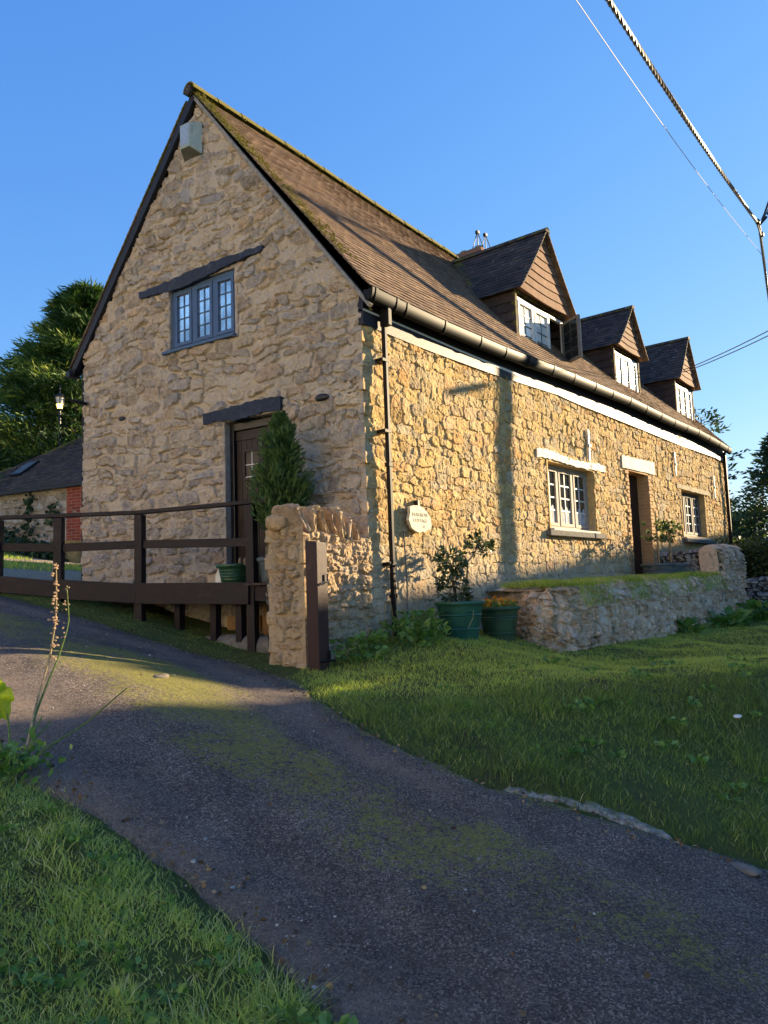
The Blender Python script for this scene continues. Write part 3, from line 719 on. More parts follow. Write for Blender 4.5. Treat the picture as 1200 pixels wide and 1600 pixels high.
rf = tiles_on('front_roof_slope', M['roof_tile'], cot, roofF, Lu, Lv, .098, .165, moss=mossF, seed=5, keep=keepF)
roofB = bilin((-.69,5.26,4.99), (15.5,5.26,4.99), (-.38,2.62,0), (15.5,2.62,0), Lu, Lv, None, ridge)
tiles_on('rear_roof_slope', M['roof_tile'], cot, lambda u, v: roofB(u, v), Lu, 4.35, .098, .165, moss=mossF, seed=6)
# sarking under the tiles so nothing shines through
m = MB()
def seg_sheet(m, Pf, drop):
    us = np.linspace(.02, Lu-.02, 24)
    A = Pf(us, us*0+.02); B = Pf(us, us*0+Lv-.05)
    for i in range(23):
        m.add([A[i]-[0,0,drop], A[i+1]-[0,0,drop], B[i+1]-[0,0,drop], B[i]-[0,0,drop]], [(0,1,2,3)])
seg_sheet(m, roofB, .03); m.build('rear_roof_deck', M['dark'], cot)
# ridge tiles
m = MB(); x = -.42; k = 0
while x < 15.4:
    x1 = min(x+.44, 15.5); za = float(ridge(x)); zb = float(ridge(x1)); rr = .115
    V = []; n = 9
    for (xx, zz, r2) in ((x, za, rr+.008), (x1+.01, zb, rr)):
        for r3 in (r2, r2-.018):
            for j in range(n):
                th = math.pi*(j/(n-1)); V.append((xx, 2.63+r3*math.cos(th), zz-.055+r3*math.sin(th)+.02))
    F = []
    for j in range(n-1):
        F += [(j, j+1, 2*n+j+1, 2*n+j), (n+j+1, n+j, 3*n+j, 3*n+j+1), (j+1, j, n+j, n+j+1), (2*n+j, 2*n+j+1, 3*n+j+1, 3*n+j)]
    m.add(V, F, (random.random(), .55+.25*random.random(), .5)); x = x1; k += 1
m.build('ridge_tile', M['roof_tile'], cot, smooth=True)
# end cap at the apex
m = MB(O=(-.425,2.63,8.46), a=(0,1,0), n=(-1,0,0)); m.tube([(0,.012,.0),(0,-.03,.0)], .070, 18, (.1,.1,.5)); m.build('ridge_end_cap', M['dark_tile'], cot, smooth=True)
# moss tufts on ridge and verge
def tufts(name, pts, r, mat, parent, seed, n=10, label=None):
    rr = np.random.RandomState(seed); V = []; F = []; C = []
    P = np.repeat(np.array(pts), n, 0); q = len(P)
    d_ = rr.normal(size=(q, 3)); d_[:, 2] = np.abs(d_[:, 2]); d_ /= np.linalg.norm(d_, axis=1)[:, None]
    sz = np.repeat(np.array(r)*np.ones(len(pts)), n)*rr.uniform(.5, 1.1, q)
    a = np.cross(d_, rr.normal(size=(q, 3))); a /= np.linalg.norm(a, axis=1)[:, None]
    base = P + rr.normal(size=(q, 3))*sz[:, None]*.5
    V = np.stack([base-a*sz[:, None]*.35, base+a*sz[:, None]*.35, base+d_*sz[:, None]], 1).reshape(-1, 3)
    F = np.arange(q*3).reshape(-1, 3)
    return mk(name, V, F, mat, parent, np.repeat(rr.rand(q, 3), 3, 0), label=label)
pts = []
for i in range(520):
    x = rs.uniform(-.3, 8); q_ = rs.uniform(-.13, .05); pts.append((x, 2.63+q_, float(ridge(x))+.06-abs(q_)*.9))
for i in range(420):
    v = rs.uniform(.6, Lv); u = abs(rs.normal())*.16; p = roofF(np.array([u]), np.array([v]))[0]; pts.append((p[0], p[1]-.01, p[2]+.03))
tufts('roof_moss', pts, .026, M['moss'], cot, 3, 9)['kind'] = 'stuff'
# verge boards / undercloak along both rakes of the near gable
m = MB()
v0 = roofF(np.array([.05]), np.array([.0]))[0]; v1 = roofF(np.array([.05]), np.array([Lv]))[0]
def rake(m, p, q, w, h, off, dz):
    o = np.array([gn[0]*off, gn[1]*off, dz]); m.beam(np.array(p)+o, np.array(q)+o, w, h)
gA = np.array(gp(-.16, .035, 4.74)); gT = np.array(gp(2.63, .035, 8.39)); gB = np.array(gp(5.26, .035, 4.92))
m.beam(gA+[0,0,-.0], gT, .06, .045); m.build('verge_mortar', simple('verge_mortar', (.26,.24,.21), .9, .1, .3, 18, .6, 50), cot)
m = MB(); m.beam(gB, gT, .07, .10); m.box(-.72,-.56,5.20,5.30,4.86,4.95); m.build('verge_board', M['black_wood'], cot)
m = MB(**G_FR); m.box(5.18,5.32,-.05,.08,4.90,4.98); m.build('rear_gutter_end', M['gutter'], cot)

# fascia, soffit board, gutter, downpipes
xs = np.linspace(0.0, 15.35, 40)
m = MB()
for i in range(39):
    a, b = xs[i], xs[i+1]; za, zb = float(eave(a)), float(eave(b))
    ca, cb = [float(np.interp(q, [0,.9,2.1,3.5,5.8,9,11.5,15.3], [4.73,4.725,4.705,4.70,4.64,4.635,4.62,4.66])) for q in (a, b)]
    ha, hb = [float(np.interp(q, [0,2,5.5,12,15.3], [.012,.013,.027,.032,.020])) for q in (a, b)]
    m.hexa([(a,-.040,ca-ha),(b,-.040,cb-hb),(b,.04,cb-hb),(a,.04,ca-ha),(a,-.040,ca+ha),(b,-.040,cb+hb),(b,.04,cb+hb),(a,.04,ca+ha)])
m.build('white_soffit_board', M['white_paint'], cot)
m = MB()
for i in range(39):
    a, b = xs[i], xs[i+1]; za, zb = float(eave(a)), float(eave(b))
    m.hexa([(a,-.034,za-.36),(b,-.034,zb-.36),(b,.05,zb-.36),(a,.05,za-.36),(a,-.034,za-.0),(b,-.034,zb-.0),(b,.05,zb-.0),(a,.05,za-.0)])
m.build('fascia', M['black_wood'], cot)
def half_gutter(m, x0, x1, rr, yc, dz=0):
    n = 11; V = []
    for xx in (x0, x1):
        zz = float(eave(xx))+dz
        for r3 in (rr, rr-.006):
            for j in range(n):
                th = math.pi + math.pi*j/(n-1); V.append((xx, yc+r3*math.cos(th), zz+2.0*r3*math.sin(th)))
    F = []
    for j in range(n-1):
        F += [(j, j+1, 2*n+j+1, 2*n+j), (n+j+1, n+j, 3*n+j, 3*n+j+1), (j+1, j, n+j, n+j+1), (2*n+j, 2*n+j+1, 3*n+j+1, 3*n+j)]
    F += [(0, 2*n, 3*n, n), (n-1, 2*n-1, 4*n-1, 3*n-1)]
    m.add(V, F)
gut = MB()
gx_ = np.linspace(-.06, 15.45, 32)
for a, b in zip(gx_[:-1], gx_[1:]): half_gutter(gut, a, b, .073, -.165, .012)
for xx in (-.06, 15.45):
    V = [(xx, -.165, float(eave(xx))+.0)] + [(xx, -.165+.074*math.cos(math.pi+math.pi*j/10), float(eave(xx))+.012+.147*math.sin(math.pi+math.pi*j/10)) for j in range(11)]
    gut.add(V, [(0, j+1, j+2) for j in range(10)])
gto = gut.build('gutter', M['gutter'], cot, smooth=True)
for xx in [.02, .42, .62, 1.45, 2.35, 3.05, 3.75, 4.6, 5.4, 6.3, 7.1, 8.0, 8.9, 9.8, 10.7, 11.6, 12.5, 13.4, 14.3, 15.1]:
    m = MB(); half_gutter(m, xx-.02, xx+.02, .081, -.165, .014); m.build('gutter_bracket', M['gutter'], gto, smooth=True)
dp = MB()
dp.box(.277,.335,-.122,-.070,.84,4.62); dp.box(.27,.345,-.19,-.06,4.58,4.80)
dpo = dp.build('downpipe', M['pipe'], cot, bevel=.012)
for z in (4.15, 3.3, 1.75): m = MB(); m.box(.22,.34,-.125,-.0,z,z+.04); m.build('pipe_clip', M['pipe'], dpo, bevel=.004)
for z in (2.9, 1.38): m = MB(); m.box(.270,.342,-.128,-.06,z,z+.05); m.build('pipe_clip', M['pipe'], dpo, bevel=.004)
dp = MB(); dp.box(15.16,15.24,-.12,-.04,.6,4.85); dp.build('downpipe', M['pipe'], cot, bevel=.012)
m = MB(**G_FR); m.box(5.08,5.14,-.08,-.02,1.7,4.9); m.build('downpipe', M['pipe'], cot, bevel=.01)
m = MB(**G_FR); m.tube([(4.95,.02,4.40),(5.0,.10,4.42),(5.12,.20,4.45)], .025, 8); m.build('overflow_pipe', M['gutter'], cot, smooth=True)
m = MB(); m.tube([(.60,-.05,2.16),(.605,-.07,1.6),(.60,-.06,.86)], .009, 6); m.build('wall_cable', M['sill_stone'], cot, smooth=True)

# --- windows
def window(name, parent, fr, w, h, frame_m, bar_m, glass_m, lights=3, cols=2, rows=4, fw=.045, cw=.045, dep=.06, lead=False, open_last=False, sub=False, curtain=None):
    """local s 0..w, z 0..h, outward positive; returns object"""
    f = MB(**fr)
    f.box(0, w, -dep, 0, 0, fw); f.box(0, w, -dep, 0, h-fw, h)
    lw = (w-fw)/lights
    for i in range(lights+1): f.box(i*lw, i*lw+fw, -dep, -.001 if i in (0, lights) else -.002, fw, h-fw)
    wo_ = f.build(name, frame_m, parent, bevel=.004)
    tgt = parent if sub else wo_
    for i in range(lights):
        if open_last and i == lights-1:
            wd = lw-fw; a = np.array(fr['a']); n = np.array(fr['n']); O = np.array(fr['O'])
            hinge = O + a*(w-fw) + n*.01
            ang = R(58); da = -a*math.cos(ang) + n*math.sin(ang); dn = n*math.cos(ang) + a*math.sin(ang)
            fr2 = dict(O=tuple(hinge+np.array([0,0,fw])), a=tuple(da), n=tuple(dn)); s0, s1, z0, z1 = 0, wd, 0, h-2*fw
        else:
            fr2 = fr; s0, s1, z0, z1 = i*lw+fw+.003, (i+1)*lw-.003, fw+.003, h-fw-.003
        c = MB(**fr2)
        c.box(s0, s1, -.045, .008, z0, z0+cw); c.box(s0, s1, -.045, .008, z1-cw, z1)
        c.box(s0, s0+cw, -.045, .0075, z0+cw, z1-cw); c.box(s1-cw, s1, -.045, .0075, z0+cw, z1-cw)
        op_ = open_last and i == lights-1
        co = c.build('casement', M['dark_frame'] if op_ else frame_m, tgt, bevel=.004)
        g_ = MB(**fr2); g_.box(s0+cw-.004, s1-cw+.004, -.030, -.022, z0+cw-.004, z1-cw+.004)
        bb = MB(**fr2); bw = .007 if lead else .011; ii = s0+cw; jj = s1-cw
        for k in range(1, cols): x_ = ii+(jj-ii)*k/cols; bb.box(x_-bw, x_+bw, -.033, -.012, z0+cw, z1-cw)
        for k in range(1, rows): z_ = z0+cw+(z1-z0-2*cw)*k/rows; bb.box(ii, jj, -.034, -.0125, z_-bw, z_+bw)
        if sub:
            g_.build('glazing', M['dark_glass'] if op_ else glass_m, tgt); bb.build('glazing_bar', bar_m, tgt)
        else:
            g_.build('glazing', glass_m, wo_); bb.build('glazing_bar', bar_m, wo_)
        if curtain:
            q = MB(**fr2); hh = (z1-z0)*curtain
            ns = 14; V = []
            for k in range(ns+1):
                s_ = ii+(jj-ii)*k/ns; V += [(s_, -.0205, z0+cw), (s_, -.0205, z0+cw+hh*(.80+.35*abs(math.sin(k*.45+i))))]
            q.add(V, [(2*k, 2*k+2, 2*k+3, 2*k+1) for k in range(ns)])
            q.build('net_curtain', M['net'], wo_)
    return wo_
# gable window
fr = dict(O=tuple(np.array(gp(1.952, -.025, 4.862))), a=(gu[0],gu[1],0), n=(gn[0],gn[1],0))
window('window', cot, fr, 1.215, .885, M['blue_frame'], M['blue_frame'], M['sky_glass'], fw=.05, cw=.05, lead=True)
m = MB(**G_FR)
m.box(1.93,3.28,-.05,.075,4.82,4.858); m.build('window_sill', M['blue_frame'], cot, bevel=.006)
def rough_beam(fr, s0, s1, z0f, z1f, out0, out1, n=26, seed=1, j=.012):
    r = np.random.RandomState(seed); V = []; F = []
    for i in range(n+1):
        s = s0+(s1-s0)*i/n; f = i/n
        for (t, z) in ((out0, z0f(f)), (out1, z0f(f)), (out1, z1f(f)), (out0, z1f(f))):
            V.append((s+r.uniform(-1,1)*j*.3, t+(r.uniform(-1,1)*j*.7 if t > 0 else 0), z+r.uniform(-1,1)*j))
    for i in range(n):
        for k in range(4): F.append((i*4+k, i*4+(k+1)%4, (i+1)*4+(k+1)%4, (i+1)*4+k))
    F += [(3,2,1,0), (n*4, n*4+1, n*4+2, n*4+3)]
    m = MB(**fr); m.add(V, F); return m
rough_beam(G_FR, 1.44, 3.77, lambda f: 5.84-.10*f+.02*math.sin(f*7) - .05*math.sin(f*3.14), lambda f: 5.905-.04*f+.025*math.sin(f*5), -.08, .055, 34, 2).build('lintel', M['lintel_wood'], cot)
rough_beam(G_FR, 1.20, 2.53, lambda f: 3.72+.0*f+.02*math.sin(f*9), lambda f: 3.905-.015*f+.012*math.sin(f*6), -.16, .045, 26, 4).build('lintel', M['lintel_wood'], cot)
# gable door
fr = dict(O=tuple(np.array(gp(0, -.12, 0))), a=(gu[0],gu[1],0), n=(gn[0],gn[1],0))
m = MB(**fr); m.box(2.10,2.17,-.06,.04,1.62,3.70); m.box(1.30,1.36,-.06,.04,1.62,3.70); m.box(1.36,2.10,-.06,.036,3.60,3.70); 
dfr = m.build('door_frame', M['black_paint'], cot, bevel=.006)
m = MB(**fr)
m.box(1.362,2.098,-.06,-.02,1.63,3.598)
m.box(1.362,2.098,-.02,.0,3.47,3.595)
for k in range(8):
    a = 1.364+k*.0915; m.box(a+.003, a+.089, -.022, -.006, 1.64, 3.468)
door = m.build('door', M['door_wood'], cot, bevel=.003)
m = MB(**fr)
for (a, b, c, e) in ((1.66,1.97,2.93,2.97),(1.66,1.97,3.30,3.34),(1.66,1.70,2.97,3.30),(1.93,1.97,2.97,3.30)): m.box(a, b, -.005, .022, c, e)
m.build('door_light_frame', M['door_wood'], door, bevel=.003)
m = MB(**fr); m.box(1.70,1.93,-.004,.004,2.97,3.30); m.build('door_pane', glass('door_glass', (.05,.035,.03), .35, 1.45, .3), door)
m = MB(**fr); m.box(1.81,1.82,.0,.012,2.97,3.30); m.box(1.70,1.93,.0,.0125,3.13,3.14); m.box(1.70,1.93,.0,.0126,2.972,2.984); m.build('door_glazing_bar', M['white_bar'], door)
m = MB(**fr); m.tube([(1.60,.0,2.94),(1.60,.06,2.96),(1.60,.06,3.40),(1.60,.0,3.42)], .016, 8); m.build('door_handle', M['iron'], door, smooth=True)
# little black wall recess and vent blocks
m = MB(**G_FR); V, F = rock((.57,.03,3.78), (.10,.03,.042), 5, 2); m.add(V, F); m.build('wall_vent', M['iron'], cot, smooth=True)
m = MB(**G_FR); V, F = rock((4.17,.02,4.06), (.07,.02,.028), 8, 2); m.add(V, F); m.build('wall_vent', M['iron'], cot, smooth=True)

# front windows
fr = dict(O=(4.602,.13,2.362), a=(1,0,0), n=(0,-1,0))
window('window', cot, fr, 1.816, 1.096, M['grey_frame'], M['white_bar'], M['dark_glass'], fw=.06, cw=.055, curtain=.27)
fr = dict(O=(11.422,.13,2.462), a=(1,0,0), n=(0,-1,0))
window('window', cot, fr, 1.856, 1.076, M['dark_frame'], M['white_bar'], M['dark_glass'], fw=.06, cw=.055)
m = MB(**F_FR); m.box(4.42,6.62,-.08,.09,2.235,2.325); m.build('window_sill', M['sill_stone'], cot, bevel=.01)
m = MB(**F_FR); m.box(4.58,6.44,-.10,.075,2.326,2.36); m.build('window_sill', M['worn_white'], cot, bevel=.006)
m = MB(**F_FR); m.box(11.40,13.75,-.08,.09,2.30,2.39); m.build('window_sill', M['sill_stone'], cot, bevel=.01)
m = MB(**F_FR); m.box(11.40,13.32,-.10,.075,2.391,2.43); m.build('window_sill', M['worn_white'], cot, bevel=.006)
rough_beam(F_FR, 4.22, 6.92, lambda f: 3.50-.045*math.sin(f*3.1)*0+.015*math.sin(f*8)-.02, lambda f: 3.60+.02*math.sin(f*9)+.02*(f<.3), -.14, .035, 30, 9).build('lintel', M['flaked_white'], cot)
rough_beam(F_FR, 7.82, 9.66, lambda f: 3.68+.03*f, lambda f: 3.925+.045*f, -.20, .034, 10, 6, .006).build('lintel', M['worn_white'], cot)
rough_beam(F_FR, 11.10, 13.65, lambda f: 3.545, lambda f: 3.65, -.14, .034, 20, 6, .008).build('lintel', simple('weathered_oak', (.30,.26,.17), .9, .2, .3, 14, .6, 40), cot)
for (x, z0, z1) in ((6.20,3.62,4.20), (11.02,3.82,4.36), (14.10,3.52,4.10)):
    m = MB(**F_FR); m.box(x-.028, x+.028, .03, .062, z0, z1); so_ = m.build('wall_tie', M['white_paint'], cot, bevel=.004)
    m = MB(**F_FR); m.box(x-.04, x+.04, .06, .082, (z0+z1)/2-.035, (z0+z1)/2+.015); m.build('tie_bolt', M['iron'], so_)
# front door deep in its brick reveal
m = MB(**F_FR); m.box(8.12,9.24,-.27,-.22,1.42,3.68); fd = m.build('door', M['door_wood'], cot)
m = MB(**F_FR); m.box(8.12,8.32,-.22,-.17,1.46,3.66); m.box(8.32,8.42,-.21,-.14,1.46,3.66); m.build('door_side_light', M['grey_frame'], fd, bevel=.005)
m = MB(**F_FR); m.box(8.20,8.30,-.172,-.162,1.9,3.4); m.build('door_pane', M['curtain_glass'], fd)

# --- dormers
def dormer(x0, x1, zb, zt, zap, xap, openlast, seed, glassm):
    """x0,x1 window extents on face Y=.3; zb/zt window bottom/top; zap ridge height"""
    yf = .30; th = .05
    root = bpy.data.objects.new('dormer', None); COL.objects.link(root); root.parent = cot; root.location = Vector(((x0+x1)/2, yf, zb)) - wloc(cot)
    ze = zt+.07                 # eaves height
    xe0 = x0-.13; xe1 = x1+.18; xm = (x0+x1)/2
    def ry(z): return -.2 + (z-4.97)/((8.35-4.97)/2.84)
    # front frame timbers round the window
    m = MB(**F_FR)
    m.box(x0-.07, x0-.002, -yf-.05, -yf+.02, zb-.12, zt+.05); m.box(x1+.002, x1+.07, -yf-.05, -yf+.02, zb-.10, zt+.05)
    m.box(x0-.07, x1+.07, -yf-.05, -yf+.015, zt+.052, zt+.11)
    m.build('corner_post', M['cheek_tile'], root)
    m = MB(**F_FR); m.box(x0-.05, x1+.10, -yf-.05, -yf+.07, zb-.055, zb-.006); m.build('dormer_sill', M['white_paint'], root, bevel=.006)
    fr = dict(O=(x0, yf, zb), a=(1,0,0), n=(0,-1,0))
    window('dormer_window', root, fr, x1-x0, zt-zb, M['white_paint'], M['lead'], glassm, fw=.05, cw=.05, lead=True, open_last=openlast, sub=True)
    # dark room behind
    # cheeks: overlapping hung courses
    for side, xc in ((-1, x0-.05), (1, x1+.05)):
        m = MB(); z = zb-.05; k = 0; g_ = .165
        while z < ze+.05:
            y1 = max(ry(z+g_), yf+.02)+.08; zz = min(z+g_+.03, ze+.05)
            w0, w1 = .030, .008
            s_ = side; y = yf+.0
            while y < y1:
                yn = min(y+.26, y1); r = random.random()
                xa = xc+s_*w0; xb = xc+s_*w1; xi = xc - s_*.02
                V = [(xi, y, z), (xa, y, z), (xa, yn-.004, z), (xi, yn-.004, z), (xi, y, zz), (xb, y, zz), (xb, yn-.004, zz), (xi, yn-.004, zz)]
                m.hexa(V, (r, 0., .5)); y = yn
            z += g_; k += 1
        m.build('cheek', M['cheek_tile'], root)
    # gable triangle, tile hung in sagging courses
    m = MB(); hw0 = (xe1-xe0)/2-.05; xc = (xe0+xe1)/2; zc0 = zt+.11; H_ = zap-.06-zc0; ncr = 8 if x1-x0 > 1.6 else 7; gh = H_/ncr
    yb = yf-.09
    def xl(z): f = np.clip((z-zc0)/H_, 0, 1); return (xe0+.04)*(1-f)+xap*f, (xe1-.04)*(1-f)+xap*f
    for k in range(ncr):
        z0 = zc0+k*gh; z1 = z0+gh*1.2
        a0, b0 = xl(z0); a1, b1 = xl(min(z1, zap-.07)); nt_ = max(1, int(round((b0-a0)/.17))); off = .5*(k % 2)
        for j in range(-1, nt_+1):
            f0 = np.clip((j+off)/nt_, 0, 1); f1 = np.clip((j+1+off)/nt_, 0, 1)
            if f1-f0 < .05: continue
            sag = lambda f: -.045*math.sin(math.pi*f)*(1-k/ncr*.6)
            fe = .001
            xa, xb = a0+(b0-a0)*f0+fe, a0+(b0-a0)*f1-fe
            xa1 = np.clip(xa, a1, b1); xb1 = np.clip(xb, a1, b1)
            if xb1-xa1 < .004: xa1 -= .003; xb1 += .003
            zz1 = min(z1, zap-.07)
            V = [(xa, yb-.026, z0+sag(f0)), (xb, yb-.026+random.uniform(-.002,.002), z0+sag(f1)), (xb, yb+.0, z0+sag(f1)), (xa, yb+.0, z0+sag(f0)),
                 (xa1, yb-.006, zz1+sag(f0)*.8), (xb1, yb-.006, zz1+sag(f1)*.8), (xb1, yb+.012, zz1+sag(f1)*.8), (xa1, yb+.012, zz1+sag(f0)*.8)]
            m.hexa(V, (random.random(), .0, .5))
    m.add([(xe0+.03, yb+.0, zc0-.0), (xe1-.03, yb+.0, zc0-.0), (xap, yb+.0, zap-.05), (xe0+.03, yf+.04, zc0-.0), (xe1-.03, yf+.04, zc0-.0), (xap, yf+.04, zap-.05)],
          [(0,1,2),(3,5,4),(0,3,4,1)], (.2,0,.5))
    m.build('hung_tile_gable', M['hung_tile'], root)
    # roof slopes
    yF = yf-.20; yR = ry(zap)+.15
    for side in (-1, 1):
        xe = xe0-.02 if side < 0 else xe1+.02
        E0 = (xe, yF, ze-.02); E1 = (xe, ry(ze)+.5, ze-.02); R0 = (xap, yF, zap); R1 = (xap, ry(ze)+.5 + (zap-ze)*.85, zap)
        Lu_ = yR+.2-yF; Lv_ = math.hypot(xe-xap, zap-ze+.02)
        E1 = (xe, yF+Lu_, ze-.02); R1 = (xap, yF+Lu_, zap)
        Pf0 = bilin(E0, E1, R0, R1, Lu_, Lv_)
        def Pf(u, v, Pf0=Pf0, Lv_=Lv_): 
            q = Pf0(u, v); q[:, 2] += -.03*np.sin(np.pi*np.clip(v/Lv_, 0, 1)) + .012*fbm(u*1.2, v*0+seed, seed, 2); return q
        def kp(u, v, yF=yF, Lv_=Lv_): z = ze + (zap-ze)*v/Lv_; return (yF+u) < ry(z)+.22
        tiles_on('dormer_roof', M['dark_tile'] if side < 0 else M['roof_tile'], root, Pf, Lu_, Lv_, .105, .165, moss=lambda u, v, L=Lv_: .42*np.exp(-(u/.2)**2)+.35*np.exp(-((L-v)/.12)**2) + .55*(u > 1.2)*np.exp(-(((yF+u)-ry(ze+(zap-ze)*v/L))/.25)**2), seed=seed+side, keep=kp)  # left slope gets the darker tiles, its shade painted into the colour
    # ridge
    m = MB(); n = 7; y = yF-.01
    while y < yR:
        yn = min(y+.42, yR); V = []
        for yy_ in (y, yn+.01):
            for j in range(n):
                th_ = math.pi*j/(n-1); V.append((xap+.085*math.cos(th_), yy_, zap-.035+.085*math.sin(th_)))
        m.add(V, [(j+1, j, n+j, n+j+1) for j in range(n-1)] + [tuple(range(n))], (random.random(), .5, .5)); y = yn
    m.build('dormer_ridge', M['dark_tile'], root, smooth=True)
    # dark void behind open light
    m = MB(); m.box(x0-.03, x1+.03, yf+.30, yf+.32, zb-.15, zt+.1); m.build('dark_room', M['dark'], root)
    # lead flashing in front
    m = MB(); m.hexa([(x0-.12,-.0+.08,zb-.20),(x1+.12,.08,zb-.20),(x1+.12,.10,zb-.21),(x0-.12,.10,zb-.21),(x0-.10,yf+.0,zb-.05),(x1+.10,yf+.0,zb-.05),(x1+.10,yf+.03,zb-.06),(x0-.10,yf+.03,zb-.06)])
    m.build('flashing', M['gutter'], root)
    return root
dormer(4.415, 6.225, 5.39, 6.27, 7.67, 5.34, True, 31, M['curtain_glass'])
dormer(8.63, 9.97, 5.50, 6.31, 7.39, 9.40, False, 47, M['curtain_glass'])
dormer(12.61, 13.95, 5.44, 6.38, 7.66, 13.38, False, 59, M['curtain_glass'])

# chimney
m = MB(); m.box(6.75,7.20,2.30,3.0,7.9,8.58, (.5,.5,.5)); m.box(6.70,7.25,2.25,3.05,8.46,8.54); ch = m.build('chimney', M['brick_chim'], cot, bevel=.01)
for yy_ in (2.45, 2.82):
    m = MB(); m.lathe([(.10,8.56),(.10,8.66),(.085,8.68),(.0,8.68)], 14, 6.97, yy_); m.build('chimney_pot', M['terracotta'], ch, smooth=True)
m = MB()
for (xx, yy_) in ((6.88,2.42),(7.10,2.36)):
    top = (xx, yy_, 8.98)
    for a_ in range(4):
        th_ = a_*math.pi/2+.5; m.tube([(xx+.11*math.cos(th_), yy_+.11*math.sin(th_), 8.62), top], .010, 5)
    m.box(xx-.035, xx+.035, yy_-.035, yy_+.035, 8.93, 8.99)
m.build('bird_guard', M['iron'], ch)

# ------------------------------------------------------------------ things fixed to the cottage
al = empty('alarm_box', gp(2.6, .03, 7.6), 'pale grey-green louvred alarm bell box high under the gable apex', 'alarm box')
m = MB(**G_FR)
# wedge: wide at the back, narrow front, sloping underside
s0, s1 = 2.50, 2.86
V = [(s0,.02,7.53),(s1,.02,7.53),(s1-.07,.16,7.62),(s0+.11,.16,7.62),(s0,.02,7.98),(s1,.02,7.98),(s1-.07,.16,7.96),(s0+.11,.16,7.96)]
m.hexa(V); m.build('case', M['alarm'], al, bevel=.008)
m = MB(**G_FR); m.add([(s0+.012,.021,7.522),(s1-.012,.021,7.522),(s1-.078,.155,7.611),(s0+.118,.155,7.611)], [(0,1,2,3)]); m.build('underside', M['alarm_dark'], al)
m = MB(**G_FR); m.box(s0+.125,s1-.085,.16,.163,7.66,7.93); m.build('faded_panel', M['alarm_faded'], al)
m = MB(**G_FR)
for k in range(4): z = 7.80+k*.032; m.hexa([(s0+.035,.062,z),(s0+.09,.135,z),(s0+.10,.130,z),(s0+.045,.055,z),(s0+.035,.062,z+.012),(s0+.09,.135,z+.012),(s0+.10,.130,z+.012),(s0+.045,.055,z+.012)])
m.build('louvre', M['alarm_dark'], al)

pq = empty('name_plaque', (.86,-.06,2.15), 'irregular cream stone house name plaque fixed on the sunlit front wall', 'plaque')
out = [(.63,2.30),(.66,2.38),(.66,2.455),(.74,2.475),(.86,2.478),(.95,2.445),(1.02,2.40),(1.08,2.33),(1.10,2.24),(1.07,2.20),(1.0,2.185),(.95,2.16),(.90,2.165),(.84,2.145),(.76,2.165),(.70,2.19),(.66,2.24),(.645,2.27)]
m = MB(**F_FR); n = len(out)
V = [(a, .075, b) for a, b in out] + [(a, .115, b) for a, b in out]
m.add(V, [tuple(range(n-1,-1,-1)), tuple(range(n, 2*n))] + [(j, (j+1)%n, n+(j+1)%n, n+j) for j in range(n)]); m.build('stone', M['plaque'], pq, bevel=.006)
m = MB(**F_FR); m.box(.86,.90,.0,.09,2.46,2.55); m.build('bracket', M['iron'], pq, bevel=.003)
def text_mesh(txt, size, loc, mat, parent, name='lettering'):
    cu = bpy.data.curves.new(name, 'FONT'); cu.body = txt; cu.size = size; cu.extrude = .0015; cu.align_x = 'CENTER'
    to = bpy.data.objects.new(name, cu); COL.objects.link(to); bpy.context.view_layer.update()
    me = bpy.data.meshes.new_from_object(to); bpy.data.objects.remove(to)
    V = np.array([v.co for v in me.vertices]); W = np.stack([V[:, 0]+loc[0], loc[1]-V[:, 2], V[:, 1]+loc[2]], -1)
    F = [list(p.vertices) for p in me.polygons]
    m2 = MB(); m2.add(W, F); return m2.build(name, mat, parent)
text_mesh('MUSGROVE', .062, (.865,-.117,2.345), M['plaque_ink'], pq); text_mesh('COTTAGE', .062, (.865,-.117,2.275), M['plaque_ink'], pq); text_mesh('12', .052, (.93,-.117,2.205), M['plaque_ink'], pq)

# ------------------------------------------------------------------ stub wall, gate post
bw = empty('garden_wall', (-.6,.2,.6), 'short crumbly rubble garden wall with upright coping stones at the cottage corner', 'wall')
cA = (-1.06,-.02); cB = (-1.10,.48)
P, L, d = line_P(cA, (0.02,-.02))
cn2 = (-1.0, -1.0)
wall_grid('front_face', M['stub_stone'], bw, P, lambda s: np.tile([0,-1.], (len(s),1)), L, .4, lambda s: 2.07-.02*s+.03*np.sin(s*6), .015, (), rowh=(.06,.15), ww=(.10,.30), seed=14, amp=.026, mort=.35, corner0=(cn2, 5), rough=.022, ragged=.03, cap=.5)
P, L, d = line_P(cA, cB)
wall_grid('end_face', M['stub_stone'], bw, P, lambda s: np.tile([-1.,-.08], (len(s),1)), L, .4, lambda s: 2.18-.05*s+0*s, .015, (), rowh=(.06,.15), ww=(.12,.30), seed=15, amp=.03, mort=.35, corner0=(cn2, 5), corner1=((-1,.6), 6), rough=.022, ragged=.03)
P, L, d = line_P(cB, (-.12,.50))
wall_grid('back_face', M['stub_stone'], bw, P, lambda s: np.tile([0,1.], (len(s),1)), L, .6, lambda s: 2.10+0*s, .04, (), seed=16, amp=.03, rough=.02)
rr = np.random.RandomState(4)
